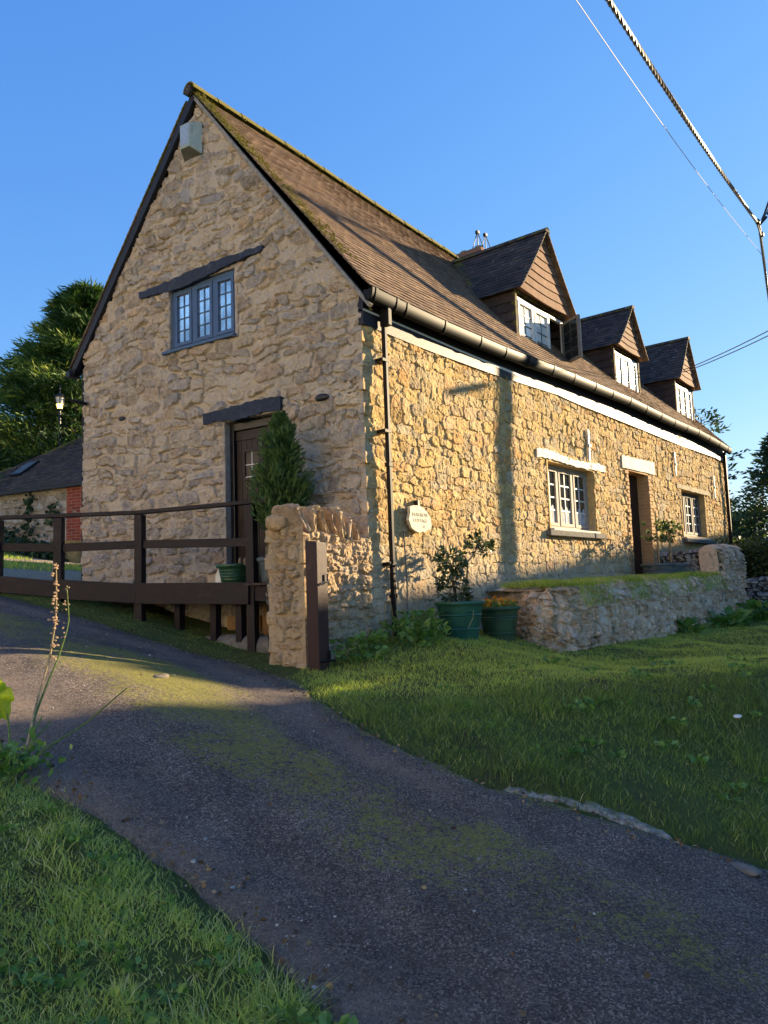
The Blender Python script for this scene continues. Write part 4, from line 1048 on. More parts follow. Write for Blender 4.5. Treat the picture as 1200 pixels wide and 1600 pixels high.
for i, x in enumerate((-1.03,-.88,-.74,-.60,-.46,-.34,-.20)):
    m = MB(); th_ = rr.uniform(-.15, .55)
    V, F = rock((0,0,0), (1,1,1), 20+i, 4, .30); V = np.sign(V)*np.abs(V)**.55*(1+.16*fbm(V[:,0:1]*4+i, V[:,2:3]*4+V[:,1:2]*3, 30+i, 3)); V = V*np.array([.030+.016*rr.rand(), .20, .15+.05*rr.rand()])
    c_, s_ = math.cos(th_), math.sin(th_); V = np.stack([V[:,0]*c_-V[:,2]*s_+x, V[:,1]+.17, V[:,0]*s_+V[:,2]*c_+2.21-.015*i*(i>4)], -1)
    m.add(V, F, (rr.rand(), 1., rr.rand())); m.build('coping_stone', M['stub_stone'], bw)
m = MB(); V, F = rock((-1.09,.33,2.22), (.09,.15,.09), 44, 3, .3); m.add(V, F, (.3,1.,.5)); m.build('coping_stone', M['stub_stone'], bw)

gpst = empty('gate_post', (-1.04,-.17,.68), 'short square dark brown timber gate post standing in front of the rubble stub wall', 'post')
m = MB(); x0, x1, y0, y1 = -1.12,-.965,-.255,-.10
m.hexa([(x0,y0,.5),(x1,y0,.5),(x1,y1,.5),(x0,y1,.5),(x0,y0,1.985),(x1,y0,1.97),(x1,y1,1.985),(x0,y1,2.0)]); m.build('post', M['gatepost_wood'], gpst, bevel=.008)
m = MB(); m.tube([(-1.11,-.265,1.545),(-1.03,-.275,1.575),(-.975,-.275,1.575)], .010, 6); m.tube([(-.985,-.272,1.57),(-.985,-.272,1.66)], .008, 6); m.build('latch_hook', M['iron'], gpst, smooth=True)
m = MB(); m.tube([(-1.12,-.262,.80),(-.975,-.275,.80),(-.93,-.30,.80)], .012, 6); m.tube([(-.985,-.275,.80),(-.985,-.275,.90)], .012, 6); m.build('hinge_pin', M['gutter'], gpst, smooth=True)

# ------------------------------------------------------------------ ramp fence and deck
fn = empty('ramp_fence', (-1.2,2.6,1.1), 'dark brown post and rail fence along the raised ramp beside the gable wall', 'fence')
FP = [(-.76,1.10),(-1.17,2.68),(-1.76,3.52),(-2.24,4.10),(-3.1,5.1)]
FB = [.82-.12, 1.16-.12, 1.43-.1, 1.58-.1, 1.7-.1]
tp = 2.535
for i, ((x, y), zb_) in enumerate(zip(FP, FB)):
    m = MB(); dx, dy = np.array(FP[min(i+1, 4)])-np.array(FP[max(i-1, 0)]); L_ = math.hypot(dx, dy); dx /= L_; dy /= L_
    m.O = np.array((x, y, 0.)); m.B = np.array([(dx,dy,0),(-dy,dx,0),(0,0,1)]); w = .052
    m.box(-w, w, -w, w, zb_, 2.50); m.build('post', M['fence_wood'], fn, bevel=.006)
out_n = np.array([-.97,-.24])
def rail_pts(zs, off):
    return [np.array((FP[i][0]-off*.97, FP[i][1]-off*.24, zs[i])) for i in range(5)]
tz = [2.53]*5
pr = [np.array((x, y, 2.53)) for x, y in FP]; pr[0] = pr[0] + np.array([.055,-.20,0])
for i in range(4):
    m = MB(); m.beam(pr[i], pr[i+1], .11, .045, ext=.004); m.build('top_rail', M['fence_wood'], fn, bevel=.004)
m = MB(); m.beam(pr[0]+np.array([.0018,-.0065,0]), pr[0]+np.array([.0028,-.010,0]), .108, .043); m.build('rail_cut_end', M['cut_end'], fn)
mz = [2.07, 2.135, 2.13, 2.165, 2.2]; bz = [1.49, 1.535, 1.625, 1.72, 1.9]; bh = .25
mp = rail_pts(mz, .0); bp = rail_pts(bz, .0)
for i in range(4):
    m = MB(); m.beam(mp[i], mp[i+1], .04, .10); m.build('mid_rail', M['fence_wood'], fn, bevel=.004)
    m = MB(); q = bp[i] + np.array([.008,.0,0]); m.beam(bp[i]+np.array([-.066,-.016,0]), bp[i+1]+np.array([-.066,-.016,0]), .035, [.25,.235,.20,.17][i], ext=-.0); m.build('skirt_board', M['fence_wood'], fn, bevel=.004)

dk = empty('timber_ramp', (-.6,2.,1.0), 'low dark timber deck ramp leading to the brown gable door', 'ramp')
m = MB(**G_FR); k = 0; s_ = .55
while s_ < 4.9:
    z = 1.605 if s_ < 2.6 else 1.605+(s_-2.6)*.06
    m.box(s_, s_+.135, .03, (.72 if s_ < 2.9 else .72+(s_-2.9)*.42), z-.028, z+random.uniform(-.002,.002)); s_ += .142
m.build('deck_board', M['deck_wood'], dk)
m = MB(**G_FR); 
for s_ in (.6, 1.35, 1.75, 2.35, 3.1): m.box(s_, s_+.09, .55, .64, .7, 1.57)
m.box(.55, 4.6, .60, .66, 1.40, 1.575); m.build('joist', M['fence_wood'], dk)
m = MB(**G_FR); m.box(1.42,1.95,.20,.24,1.05,1.22); m.box(1.10,1.34,.25,.29,1.02,1.20); m.box(1.30,1.36,.18,.25,.9,1.5); m.build('brace_board', M['raw_wood'], dk)
m = MB(**G_FR)
V, F = rock((1.55,.50,.86), (.75,.16,.16), 77, 4, .12); m.add(V, F); m.build('concrete_footing', M['concrete'], dk, smooth=True)

# ------------------------------------------------------------------ pots
def pot(name, x, y, z, r0, r1, h, mat, label, cat='plant pot', group=None, rings=(), rim=.02, soil=True, n=40):
    e = empty(name, (x, y, z), label, cat, group)
    prof = [(0,.0),(r0*.96,0),(r0,.01)]
    zs = np.linspace(.02, h-.05, 14)
    for q in zs:
        r = r0+(r1-r0)*q/h
        for (rz_, amp_) in rings: r += amp_*math.exp(-((q-rz_*h)/.008)**2)
        prof.append((r, q))
    for rz_, amp_ in rings:
        q = rz_*h; r = r0+(r1-r0)*q/h; prof += [(r, q-.012), (r+amp_, q), (r, q+.012)]
    prof = prof[:3] + sorted(prof[3:], key=lambda t: t[1])
    prof += [(r1+rim*.4, h-.05), (r1+rim, h-.035), (r1+rim+.004, h-.015), (r1+rim*.8, h), (r1-.006, h), (r1-.012, h-.03), (r1-.018, h-.09)]
    m = MB(O=(x, y, z)); m.lathe(prof, n); m.build('shell', mat, e, smooth=True)
    if soil:
        m = MB(O=(x, y, z)); m.lathe([(r1-.014, h-.085), (r1*.5, h-.07), (0, h-.065)], 24); m.build('soil', M['soil'], e, smooth=True)
    return e
pot('plant_pot', 1.12,-.46,.83,.20,.285,.48, M['green_plastic'], 'large dark green plastic pot holding the leafy shrub by the front wall', group='big green pots by the front wall', rings=((.32,.006),(.66,.006)))
pot('plant_pot', 1.93,-.52,.74,.185,.255,.47, M['olive_plastic'], 'olive green pot of small orange flowers beside the retaining wall', group='big green pots by the front wall', rings=((.3,.007),(.72,.007)))
m = MB(); m.tube([(.985,-.735,1.20),(.97,-.735,1.12),(.92,-.71,1.03),(.90,-.70,.99)], .004, 5); tag(m.build('twig', M['dry_stem'], smooth=True), 'thin pale dead stalk leaning on the larger dark green pot', 'twig')

# leaf generator
def leaves(name, C, mat, parent=None, size=.05, asp=.35, dirs=None, seed=1, jitter=.5, colr=None, label=None, droop=0, fold=.25):
    r = np.random.RandomState(seed); C = np.asarray(C, float); n = len(C)
    D = r.normal(size=(n, 3)) if dirs is None else np.asarray(dirs, float) + r.normal(size=(n, 3))*jitter
    D[:, 2] -= droop
    D /= np.linalg.norm(D, axis=1)[:, None]+1e-9
    A = np.cross(D, r.normal(size=(n, 3))); A /= np.linalg.norm(A, axis=1)[:, None]+1e-9; N_ = np.cross(A, D)
    s = (np.array(size)*np.ones(n))*r.uniform(.6, 1.25, n)
    L_ = D*s[:, None]; W = A*(s*asp)[:, None]; U_ = N_*(s*asp*fold)[:, None]
    V = np.stack([C, C+L_*.5-W+U_, C+L_, C+L_*.5+W+U_], 1).reshape(-1, 3)
    k = np.arange(n)[:, None]*4
    F = np.concatenate([k+np.array([0,1,2]), k+np.array([0,2,3])])
    cc = np.repeat(np.stack([r.rand(n) if colr is None else np.clip(colr, 0, 1), r.rand(n), r.rand(n)], -1), 4, 0)
    return mk(name, V, F, mat, parent, cc, label=label)
def blob_pts(c, rad, n, seed, shell=.5):
    r = np.random.RandomState(seed); d_ = r.normal(size=(n, 3)); d_ /= np.linalg.norm(d_, axis=1)[:, None]
    q = r.uniform(shell, 1, n)**.6
    return np.array(c) + d_*np.array(rad)*q[:, None], d_
def pot_plant(name, label, clumps, stems, leafm, size, asp, nper, seed, cat='shrub', group=None, base=None):
    e = empty(name, base, label, cat, group)
    m = MB()
    for st in stems: m.tube(st, np.linspace(.014, .007, len(st)), 6)
    m.build('stem', M['bark'], e, smooth=True)
    C = []; D = []
    for i, (c, rad, k) in enumerate(clumps):
        # whorls: leaves radiate from twig tips
        tips, dd = blob_pts(c, rad, int(nper*k/7), seed+i, .35)
        for tpt, d0 in zip(tips, dd):
            q = 8; dr = rs.normal(size=(q, 3))*.75 + d0; C.append(np.repeat(tpt[None], q, 0)); D.append(dr)
    C = np.concatenate(C); D = np.concatenate(D)
    leaves('foliage', C, leafm, e, size, asp, D, seed, .3)
    return e
pot_plant('potted_shrub', 'dark glossy evergreen shrub in three clumps growing from the larger green pot',
    [((.93,-.46,1.80),(.20,.18,.16),1.0), ((.95,-.48,1.50),(.20,.18,.17),.9), ((1.62,-.46,2.02),(.16,.14,.11),.55), ((1.80,-.44,1.96),(.12,.08,.08),.25),((1.10,-.48,1.36),(.12,.12,.09),.3)],
    [[(1.05,-.46,1.25),(1.02,-.46,1.5),(.95,-.46,1.8)], [(1.08,-.46,1.25),(.98,-.46,1.5)], [(1.14,-.46,1.25),(1.30,-.46,1.55),(1.34,-.46,1.78),(1.50,-.46,1.88),(1.62,-.46,2.0)], [(1.34,-.46,1.78),(1.26,-.46,1.86)]],
    M['laurel'], .085, .19, 300, 3, base=(1.12,-.46,1.25))
C = []
r_ = np.random.RandomState(5)
a_ = r_.uniform(0, 6.283, 420); q_ = np.sqrt(r_.rand(420))*.24
C = np.stack([1.93+q_*np.cos(a_), -.52+q_*np.sin(a_), 1.16+r_.rand(420)*.09+.03*np.cos(q_*6)], -1)
e = empty('bedding_plant', (1.93,-.52,1.14), 'low orange and yellow flowering bedding plants in the olive pot', 'flowers')
leaves('foliage', C[:300], M['weed'], e, .04, .4, np.tile((0,0,.8),(300,1)), 6, .7)
leaves('flowers', C[300:]+np.array([0,0,.045]), M['flower'], e, .035, .8, np.tile((0,-.3,.4),(120,1)), 7, .8)['kind'] = 'stuff'

# potted conifer on the deck by the gable door
pc = pot('conifer_pot', -.56,.98,1.61,.13,.17,.28, M['grey_pot'], 'squat teal grey pot under the dwarf conifer beside the gable door', rings=((.4,.004),(.55,.004),(.7,.004)))
dc = empty('dwarf_conifer', (-.56,.85,1.85), 'feathery green cone-shaped dwarf conifer beside the gable door', 'conifer')
def cone_conifer(e, cx, cy, z0, z1, rad, n, mat, seed, size, lean=0):
    r = np.random.RandomState(seed); C = []; D = []; K = []
    nb = n//26
    for i in range(nb):
        f = r.rand()**1.0; z = z0+(z1-z0)*f; prof = math.sin(min(1, (1-f)*1.25+.0)*math.pi/2)**.9*(.75+.25*math.sin(f*9)*.3)
        if f < .15: prof *= .72+f*1.9
        R_ = rad*max(prof, .05)*r.uniform(.75, 1.15); th = r.uniform(0, 6.283); q = 26
        t = r.uniform(.25, 1, q)
        d0 = np.array([math.cos(th), math.sin(th), 0.])
        up = .9
        P_ = np.array([cx+lean*f, cy, z])+ d0*(R_*t)[:, None] + np.array([0,0,1.])*(R_*t**1.5*up)[:, None] + r.normal(size=(q,3))*R_*.09
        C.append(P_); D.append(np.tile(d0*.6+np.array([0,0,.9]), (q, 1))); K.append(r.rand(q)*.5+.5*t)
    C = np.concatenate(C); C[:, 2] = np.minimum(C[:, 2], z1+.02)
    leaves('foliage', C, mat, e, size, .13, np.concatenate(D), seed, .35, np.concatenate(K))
cone_conifer(dc, -.54,.82,2.05,3.50,.42, 9500, M['dwarf'], 12, .085)
m = MB(); m.tube([(-.54,.84,1.85),(-.55,.82,2.4),(-.54,.82,3.2)], [.03,.025,.01], 8); m.build('trunk', M['bark'], dc, smooth=True)
pot('glazed_planter', -.60,1.60,1.61,.15,.195,.235, M['glazed'], 'low green glazed ribbed planter on the deck behind the fence', rings=((.2,.004),(.35,.004),(.5,.004),(.65,.004)))
m = MB(**G_FR)
m.add([(1.78,.42,1.60),(1.96,.42,1.60),(1.96,.42,1.70),(1.92,.42,1.79),(1.86,.42,1.84),(1.80,.42,1.86),(1.78,.40,1.60),(1.96,.40,1.60),(1.96,.40,1.70),(1.92,.40,1.79),(1.86,.40,1.84),(1.80,.40,1.86)],
      [(0,1,2,3,4,5),(11,10,9,8,7,6)]+[(j,(j+1)%6,6+(j+1)%6,6+j) for j in range(6)])
tag(m.build('white_board', M['white_paint'], bevel=.003), 'small white curved board leaning behind the green glazed planter', 'board')
for i, (s_, o_) in enumerate(((1.52,.46),(1.40,.50),(1.13,.52))):
    m = MB(); p = gp(s_, o_, 0); V, F = rock((p[0],p[1],1.86), (.022,.022,.055), 60+i, 2, .2); m.add(V, F)
    tag(m.build('ornament_stone', M['concrete'], smooth=True), ['small upright pale stone ornament standing in the glazed planter','small upright pale stone ornament right beside the fence corner post','small upright pale stone ornament by the conifer pot'][i], 'ornament', 'small pale ornaments on the deck')

# ------------------------------------------------------------------ raised garden retaining wall
rw = empty('retaining_wall', (5,-1.2,.6), 'lumpy weathered limestone retaining wall holding the raised front bed', 'wall')
RWp = [(2.75,.10),(2.55,-.45),(2.36,-.85),(2.42,-1.02),(2.75,-1.12),(3.6,-1.18),(5,-1.28),(7.5,-1.30),(9.7,-1.26),(11.25,-1.26)]
P, N, L = poly_P([(x, y) for x, y in RWp][::1])
# outward is -x/-y side: travelling from the house out then +x, right-hand side is outward
def rtop(s):
    x = P(s)[:, 0]; return np.where(x < 3.2, 1.34+(x-2.3)*.06, 1.39+.012*(x-3.0)) + .05*fbm(s*1.4, s*0, 3, 3) + .60*sst(9.42, 9.5, x) - .08*sst(2.45, 2.3, x)
P_, N_2, L_2 = poly_P(RWp)
wall_grid('rubble_face', M['garden_stone'], rw, P, N, L, .2, rtop, .016, (), rowh=(.06,.17), ww=(.09,.28), seed=23, amp=.05, mort=.30, warp=.12, rough=.035, ragged=.04, topround=.06, cap=.36)
# cross wall at the far end
P, L, d = line_P((9.62,-1.2), (9.62,.05))
wall_grid('cross_face', M['dry_stone'], rw, P, lambda s: np.tile([-1.,0], (len(s),1)), L, 1.0, lambda s: 2.0+.04*np.sin(s*5), .02, (), rowh=(.05,.12), ww=(.10,.26), seed=24, amp=.045, mort=.2, rough=.02, ragged=.03, cap=.4)
# terrace soil
tx = np.linspace(2.5, 9.7, 60); ty = np.linspace(-1.1, .03, 12); TX, TY = np.meshgrid(tx, ty, indexing='ij')
TZ = 1.36+.012*(TX-3)+.03*fbm(TX*2, TY*2, 8, 3)+.03
ti = np.arange(TX.size).reshape(TX.shape); tq = np.stack([ti[:-1,:-1],ti[1:,:-1],ti[1:,1:],ti[:-1,1:]], -1).reshape(-1,4)
o = mk('terrace', np.stack([TX,TY,TZ],-1).reshape(-1,3), tq, M['ground'], smooth=True); tag(o, kind='structure')
# far dry stone wall
dw = empty('dry_stone_wall', (11.4,-3,.5), 'grey dry stone wall at the far right end of the lawn', 'wall')
P, L, d = line_P((11.35,-6.5), (11.35,-1.2))
wall_grid('stone_face', M['dry_stone'], dw, P, lambda s: np.tile([-1.,0], (len(s),1)), L, .1, lambda s: 1.40+.05*np.sin(s*2), .02, (), rowh=(.05,.11), ww=(.12,.34), seed=27, amp=.05, mort=.30, rough=.015, ragged=.03, cap=.45)

# doorway bay trees in pots
for i, (x, y, s) in enumerate(((7.75,-.62,1.0), (8.95,-.45,.9))):
    zt_ = 1.44
    lab = ['wide grey pot standing left of the front door', 'grey pot half hidden right of the front door'][i]
    pot('door_pot', x, y, zt_, .24, .31, .33, M['grey_pot'], lab, group='grey pots by the front door', rings=((.35,.006),(.65,.006)))
    e = pot_plant('bay_tree', ['small standard bay tree in the left grey pot by the front door', 'sparser bay tree in the right grey pot by the front door'][i],
        [((x+.05,y,2.40),(.34,.28,.20),1.0)] if i == 0 else [((x+.05,y,2.46),(.30,.26,.24),.8)],
        [[(x,y,1.7),(x-.02,y,2.0),(x+.03,y,2.4)], [(x+.03,y,1.7),(x+.04,y,2.4)]], M['bay'], .085, .24, 260, 40+i, 'tree', 'bay trees by the front door', (x,y,1.7))
    m = MB(); m.tube([(x-.09,y-.05,1.65),(x-.16,y-.05,2.75-.1*i)], .013, 6); m.build('cane', M['dry_stem'], e, smooth=True)

# ------------------------------------------------------------------ grasses
def blades(name, XY, Z, hgt, wid, mat, seed, label=None, cat=None, lean=.5, colr=None, parent=None):
    r = np.random.RandomState(seed); n = len(XY); a = r.uniform(0, 6.283, n); b = r.uniform(0, 6.283, n)
    h = hgt*r.uniform(.45, 1.25, n)*np.ones(n); w = wid*r.uniform(.6, 1.3, n); ln = lean*r.uniform(.1, 1.2, n)*h
    base = np.stack([XY[:, 0], XY[:, 1], Z-.01], -1)
    ax = np.stack([np.cos(a), np.sin(a), a*0], -1)*w[:, None]; ld = np.stack([np.cos(b), np.sin(b), b*0], -1)*ln[:, None]
    up = np.stack([a*0, a*0, h], -1)
    V = np.stack([base-ax, base+ax, base+up*.55-ax*.75+ld*.35, base+up*.55+ax*.75+ld*.35, base+up*.95+ld], 1).reshape(-1, 3)
    k = np.arange(n)[:, None]*5
    c0 = r.beta(2.2, 2.6, n) if colr is None else colr
    C = np.repeat(np.stack([np.clip(c0, 0, 1), r.rand(n), r.rand(n)], -1), 5, 0)
    o = mk(name, V, [k+np.array([0,1,3,2]), k+np.array([2,3,4])], mat, parent, C)
    if parent is None: tag(o, label, cat, kind='stuff')
    else: o['kind'] = 'stuff'
    return o
def scatter(n, x0, x1, y0, y1, seed): r = np.random.RandomState(seed); return np.stack([r.uniform(x0, x1, n), r.uniform(y0, y1, n)], -1)
# near left verge
XY = scatter(330000, -7.6, -4.2, -5.2, -.6, 2); u = lane_side(XY[:, 0], XY[:, 1])
en = .03*fbm(XY[:, 1]*3, XY[:, 0]*3, 71, 3)
d2 = np.hypot(XY[:, 0]+6.56, XY[:, 1]+5.45)
dens = np.clip(1.25-d2/6, .25, 1)*(.55+.9*vn(XY[:, 0]*2.2, XY[:, 1]*2.2, 90)); thin = sst(.025+0*u, -.05, u+en)
bare = np.maximum(sst(.60, .72, vn(XY[:, 0]*2.3+4, XY[:, 1]*2.3, 93)), .8*sst(.62, .74, vn(XY[:, 0]*6+4, XY[:, 1]*6, 193)))
rnd = np.random.RandomState(3).rand(len(XY))
dcam = (XY[:, 0]+6.56)*.779+(XY[:, 1]+5.45)*.619
keep = (rnd < dens*thin*(1-.75*bare)) & (dcam > .8)
XY = XY[keep]; Zg = H(XY[:, 0], XY[:, 1]) + micro(XY[:, 0], XY[:, 1])
pat = vn(XY[:, 0]*1.1, XY[:, 1]*1.1, 55); hh = .028+.042*vn(XY[:, 0]*1.6, XY[:, 1]*1.6, 56)*(.4+vn(XY[:, 0]*6, XY[:, 1]*6, 57))
r_ = np.random.RandomState(8); cc = np.clip(r_.beta(2.0, 2.8, len(XY)) + .5*(pat-.5), 0, .93); cc = np.where(r_.rand(len(XY)) < .09*(.3+1.6*vn(XY[:,0]*2, XY[:,1]*2, 97)), .97, cc)
hh = hh*(1+1.0*sst(.62,.8,vn(XY[:, 0]*5, XY[:, 1]*5, 151)))*np.random.RandomState(77).uniform(.6,1.3,len(XY))
blades('grass_verge', XY, Zg, hh, .0026, M['verge_grass'], 5, 'tufty green grass verge in the left foreground beside the lane', 'grass', 1.35, cc)
# bank + lawn
XY = scatter(430000, -2.5, 11.3, -6.5, -.05, 12); u = lane_side(XY[:, 0], XY[:, 1]); en = .02*fbm(XY[:, 1]*3, XY[:, 0]*3, 72, 3)
dc_ = np.hypot(XY[:, 0]+6.56, XY[:, 1]+5.45)
ok = (u+en > .985)
inwall = (XY[:, 0] > 2.6) & (XY[:, 1] > -1.22) | ((XY[:, 0] > 2.35) & (XY[:, 1] > -.9) & (XY[:, 0] <= 2.6)) | ((XY[:, 0] < .05) & (XY[:, 1] > -.06) & (XY[:, 0] > -1.05))
edge_th = sst(.98, 1.06, u+en); bare = sst(.56, .68, vn(XY[:, 0]*1.9+7, XY[:, 1]*1.9, 94))*sst(-1.6, -2.6, XY[:, 1]-XY[:, 0]*.35)
rnd = np.random.RandomState(4).rand(len(XY))
keep = ok & ~inwall & (rnd < np.clip(6.5/dc_, .25, 1)*edge_th*(1-.62*bare)*(.6+.7*vn(XY[:, 0]*2, XY[:, 1]*2, 96)))
XY = XY[keep]; dc_ = dc_[keep]; Zg = H(XY[:, 0], XY[:, 1]) + micro(XY[:, 0], XY[:, 1])
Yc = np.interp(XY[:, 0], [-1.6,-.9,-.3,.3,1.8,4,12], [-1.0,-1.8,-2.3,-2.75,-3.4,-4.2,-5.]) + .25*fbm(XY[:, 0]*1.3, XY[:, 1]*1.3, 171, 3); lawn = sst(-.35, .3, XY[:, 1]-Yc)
hh = (.050*lawn + (1-lawn)*(.03+.075*vn(XY[:, 0]*3.1, XY[:, 1]*3.1, 58)**1.5*(.5+vn(XY[:, 0]*9, XY[:, 1]*9, 158))))*(1-.25*lawn)+.01
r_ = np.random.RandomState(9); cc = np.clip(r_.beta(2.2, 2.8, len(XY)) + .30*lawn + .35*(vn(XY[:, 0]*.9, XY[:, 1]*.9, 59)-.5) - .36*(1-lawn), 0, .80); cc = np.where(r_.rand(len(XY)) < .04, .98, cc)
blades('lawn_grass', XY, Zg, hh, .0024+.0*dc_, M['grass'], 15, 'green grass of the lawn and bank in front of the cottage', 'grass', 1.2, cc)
# trailing grass on top of retaining wall
XY = np.concatenate([scatter(26000, 2.7, 9.5, -1.36, -.55, 33), scatter(3000, 2.45, 2.9, -1.0, -.2, 34)])
Zg = 1.45+.012*(XY[:, 0]-3.0)+.03*fbm(XY[:, 0]*2, XY[:, 1]*2, 8, 3) - .30*sst(-1.24, -1.38, XY[:, 1])
kp = np.random.RandomState(3).rand(len(XY)) < (-.25+1.6*vn(XY[:, 0]*2.2, XY[:, 1]*2.2, 98)); XY = XY[kp]; Zg = Zg[kp]
cc = np.clip(np.random.RandomState(2).beta(2.2, 2.4, len(XY))+.2*(vn(XY[:, 0]*1.3, XY[:, 1], 60)-.3), 0, .92); cc = np.where(vn(XY[:, 0]*1.1+2, XY[:, 1]*2, 61) > .78, .98, cc)
blades('wall_top_grass', XY, Zg, .07+.05*vn(XY[:, 0]*2, XY[:, 1]*2, 62), .003, M['grass'], 25, 'long grass growing over the top of the retaining wall', 'grass', 1.4, cc)
# moss and short grass along the ramp foot
XY = scatter(60000, -2.6, -.4, .3, 4.4, 43); u = lane_side(XY[:, 0], XY[:, 1])
kp = (u > 1.0) & (np.random.RandomState(3).rand(len(XY)) < .25+.9*vn(XY[:, 0]*2, XY[:, 1]*2, 99)-.1) & (XY[:, 0] < -.114*XY[:, 1]-.35); XY = XY[kp]
Zg = H(XY[:, 0], XY[:, 1]) + micro(XY[:, 0], XY[:, 1])
blades('ramp_foot_grass', XY, Zg, .022, .003, M['grass'], 26, 'short mossy grass strip at the foot of the ramp fence', 'grass', .9, np.clip(np.random.RandomState(5).beta(2,4,len(XY)), 0, .8))

# broad leaved weeds
def weed_patch(name, label, spots, seed, size=.09, n=14, spread=.05, tall=.25, mat='weed'):
    r = np.random.RandomState(seed); C = []; D = []
    for (x, y, s) in spots:
        z = Hs(x, y)+.02; k = int(n*s)
        th = r.uniform(0, 6.283, k); C.append(np.stack([x+spread*s*np.cos(th)*r.rand(k), y+spread*s*np.sin(th)*r.rand(k), z+tall*s*r.rand(k)], -1))
        D.append(np.stack([np.cos(th), np.sin(th), r.uniform(.1, .9, k)], -1))
    C = np.concatenate(C); return leaves(name, C, M[mat], None, size, .36, np.concatenate(D), seed, .25), (spots[0])
o, _ = weed_patch('wall_foot_weeds', '', [(-.72,-.32,1.),(-.55,-.40,1.2),(-.35,-.35,.8),(.0,-.33,1.1),(.22,-.40,1.5),(.45,-.38,1.4),(.62,-.30,1.),(.12,-.55,.9),(.35,-.60,1.1)], 4, .085, 60, .16, .22)
tag(o, 'leafy weeds growing at the foot of the wall by the downpipe', 'weeds', kind='stuff')
sp = []
r_ = np.random.RandomState(14)
for i in range(60):
    x = r_.uniform(-2.0, 3); y = r_.uniform(-4.6, -1.6)
    if lane_side(x, y) > 1.06: sp.append((x, y, r_.uniform(.4, .9)))
sp += [(-.72,-2.75,1.7), (-.45,-2.80,1.1)]
o, _ = weed_patch('bank_weeds', '', sp, 5, .060, 18, .07, .05); tag(o, 'small rosette weeds dotted over the grassy bank', 'weeds', kind='stuff')
sp = [(r_.uniform(-6, -4.6), r_.uniform(-3.8, -1.2), r_.uniform(.3, .7)) for i in range(170)]
o, _ = weed_patch('verge_weeds', '', sp, 6, .042, 16, .06, .05); tag(o, 'small round-leaved weeds in the left foreground verge', 'weeds', kind='stuff')
o, _ = weed_patch('wall_end_weeds', '', [(10.3,-1.75,1.6),(10.7,-1.9,1.5),(11,-2.2,1.4),(8.2,-1.6,1.1),(8.6,-1.65,.9),(6.4,-1.5,.8)], 7, .20, 50, .25, .22); tag(o, 'strappy leaves growing at the far foot of the retaining wall', 'weeds', kind='stuff')
# dry twiggy stalks at the wall foot
m = MB(); r_ = np.random.RandomState(6)
for i in range(16):
    x = r_.uniform(-.8, .8); y = -.12-r_.rand()*.25; z = Hs(x, y); h_ = r_.uniform(.25, .6)
    m.tube([(x,y,z),(x+r_.normal()*.05,y,z+h_*.5),(x+r_.normal()*.15,y-.03,z+h_)], .004, 4)
tag(m.build('dead_stalks', M['dry_stem']), 'thin dead stalks leaning against the base of the wall', 'stalks', kind='stuff')

# foreground tall weed with seed husks
fw_ = empty('tall_weed', (-4.55,-1.25,.5), 'tall spindly seeding weed with bare stalks in the left foreground', 'weed')
base = np.array([-4.33,-.86,.46])
st = [[(-4.53,-1.27,.58),(-4.34,-1.03,.87),(-4.20,-.96,1.15),(-4.19,-.98,1.35),(-4.20,-1.0,1.72)],
      [(-4.54,-1.26,.58),(-4.33,-1.04,.85),(-4.17,-.98,1.12),(-4.13,-1.02,1.35),(-4.145,-1.04,1.58)],
      [(-4.53,-1.28,.58),(-4.42,-1.34,.69),(-4.20,-1.32,.78),(-4.10,-1.62,.99)],
      [(-4.55,-1.25,.58),(-4.50,-1.05,.8),(-4.45,-.86,1.05)],
      [(-4.56,-1.27,.58),(-4.57,-1.0,.80),(-4.58,-.82,1.0)],
      [(-4.54,-1.25,.58),(-4.43,-1.2,.72),(-4.36,-1.15,.84)], [(-4.52,-1.26,.58),(-4.40,-1.15,.70),(-4.28,-1.1,.80)]]
for i, s_ in enumerate(st):
    s_ = np.array(s_); t_ = np.linspace(0, 1, 14); q = np.linspace(0, 1, len(s_)); P_ = np.stack([np.interp(t_, q, s_[:, k]) for k in range(3)], -1)
    P_ += .006*np.sin(t_*9+i)[:, None]*np.array([1,-.5,0])
    m = MB(); m.tube(P_, np.linspace(.0085, .0035, 14), 6); m.build('stalk', M['dry_stem'] if i == 0 else M['green_stem'], fw_, smooth=True)
m = MB(); r_ = np.random.RandomState(8)
for i in range(46):
    f = r_.uniform(.0, 1); p = np.array([-4.195,-.975,1.12])*(1-f)+np.array([-4.20,-1.0,1.72])*f + r_.normal(size=3)*.012
    V, F = rock(p, (.010,.010,.008), i, 1, .3); m.add(V, F)
m.build('seed_head', M['seed_husk'], fw_, smooth=True)['kind'] = 'stuff'; m = MB()
for i in range(16):
    f = r_.uniform(.0, 1); p = np.array([-4.15,-1.0,1.2])*(1-f)+np.array([-4.145,-1.04,1.58])*f + r_.normal(size=3)*.008
    V, F = rock(p, (.006,.006,.006), i, 1, .3); m.add(V, F)
m.build('seed_head', M['seed_husk'], fw_, smooth=True)
C = np.array([-4.58,-1.25,.63])+r_.normal(size=(260, 3))*np.array([.09,.12,.05]); leaves('basal_leaves', C, M['weed'], fw_, .05, .4, r_.normal(size=(260, 3))+np.array([0,0,.6]), 8, .4)['kind'] = 'stuff'
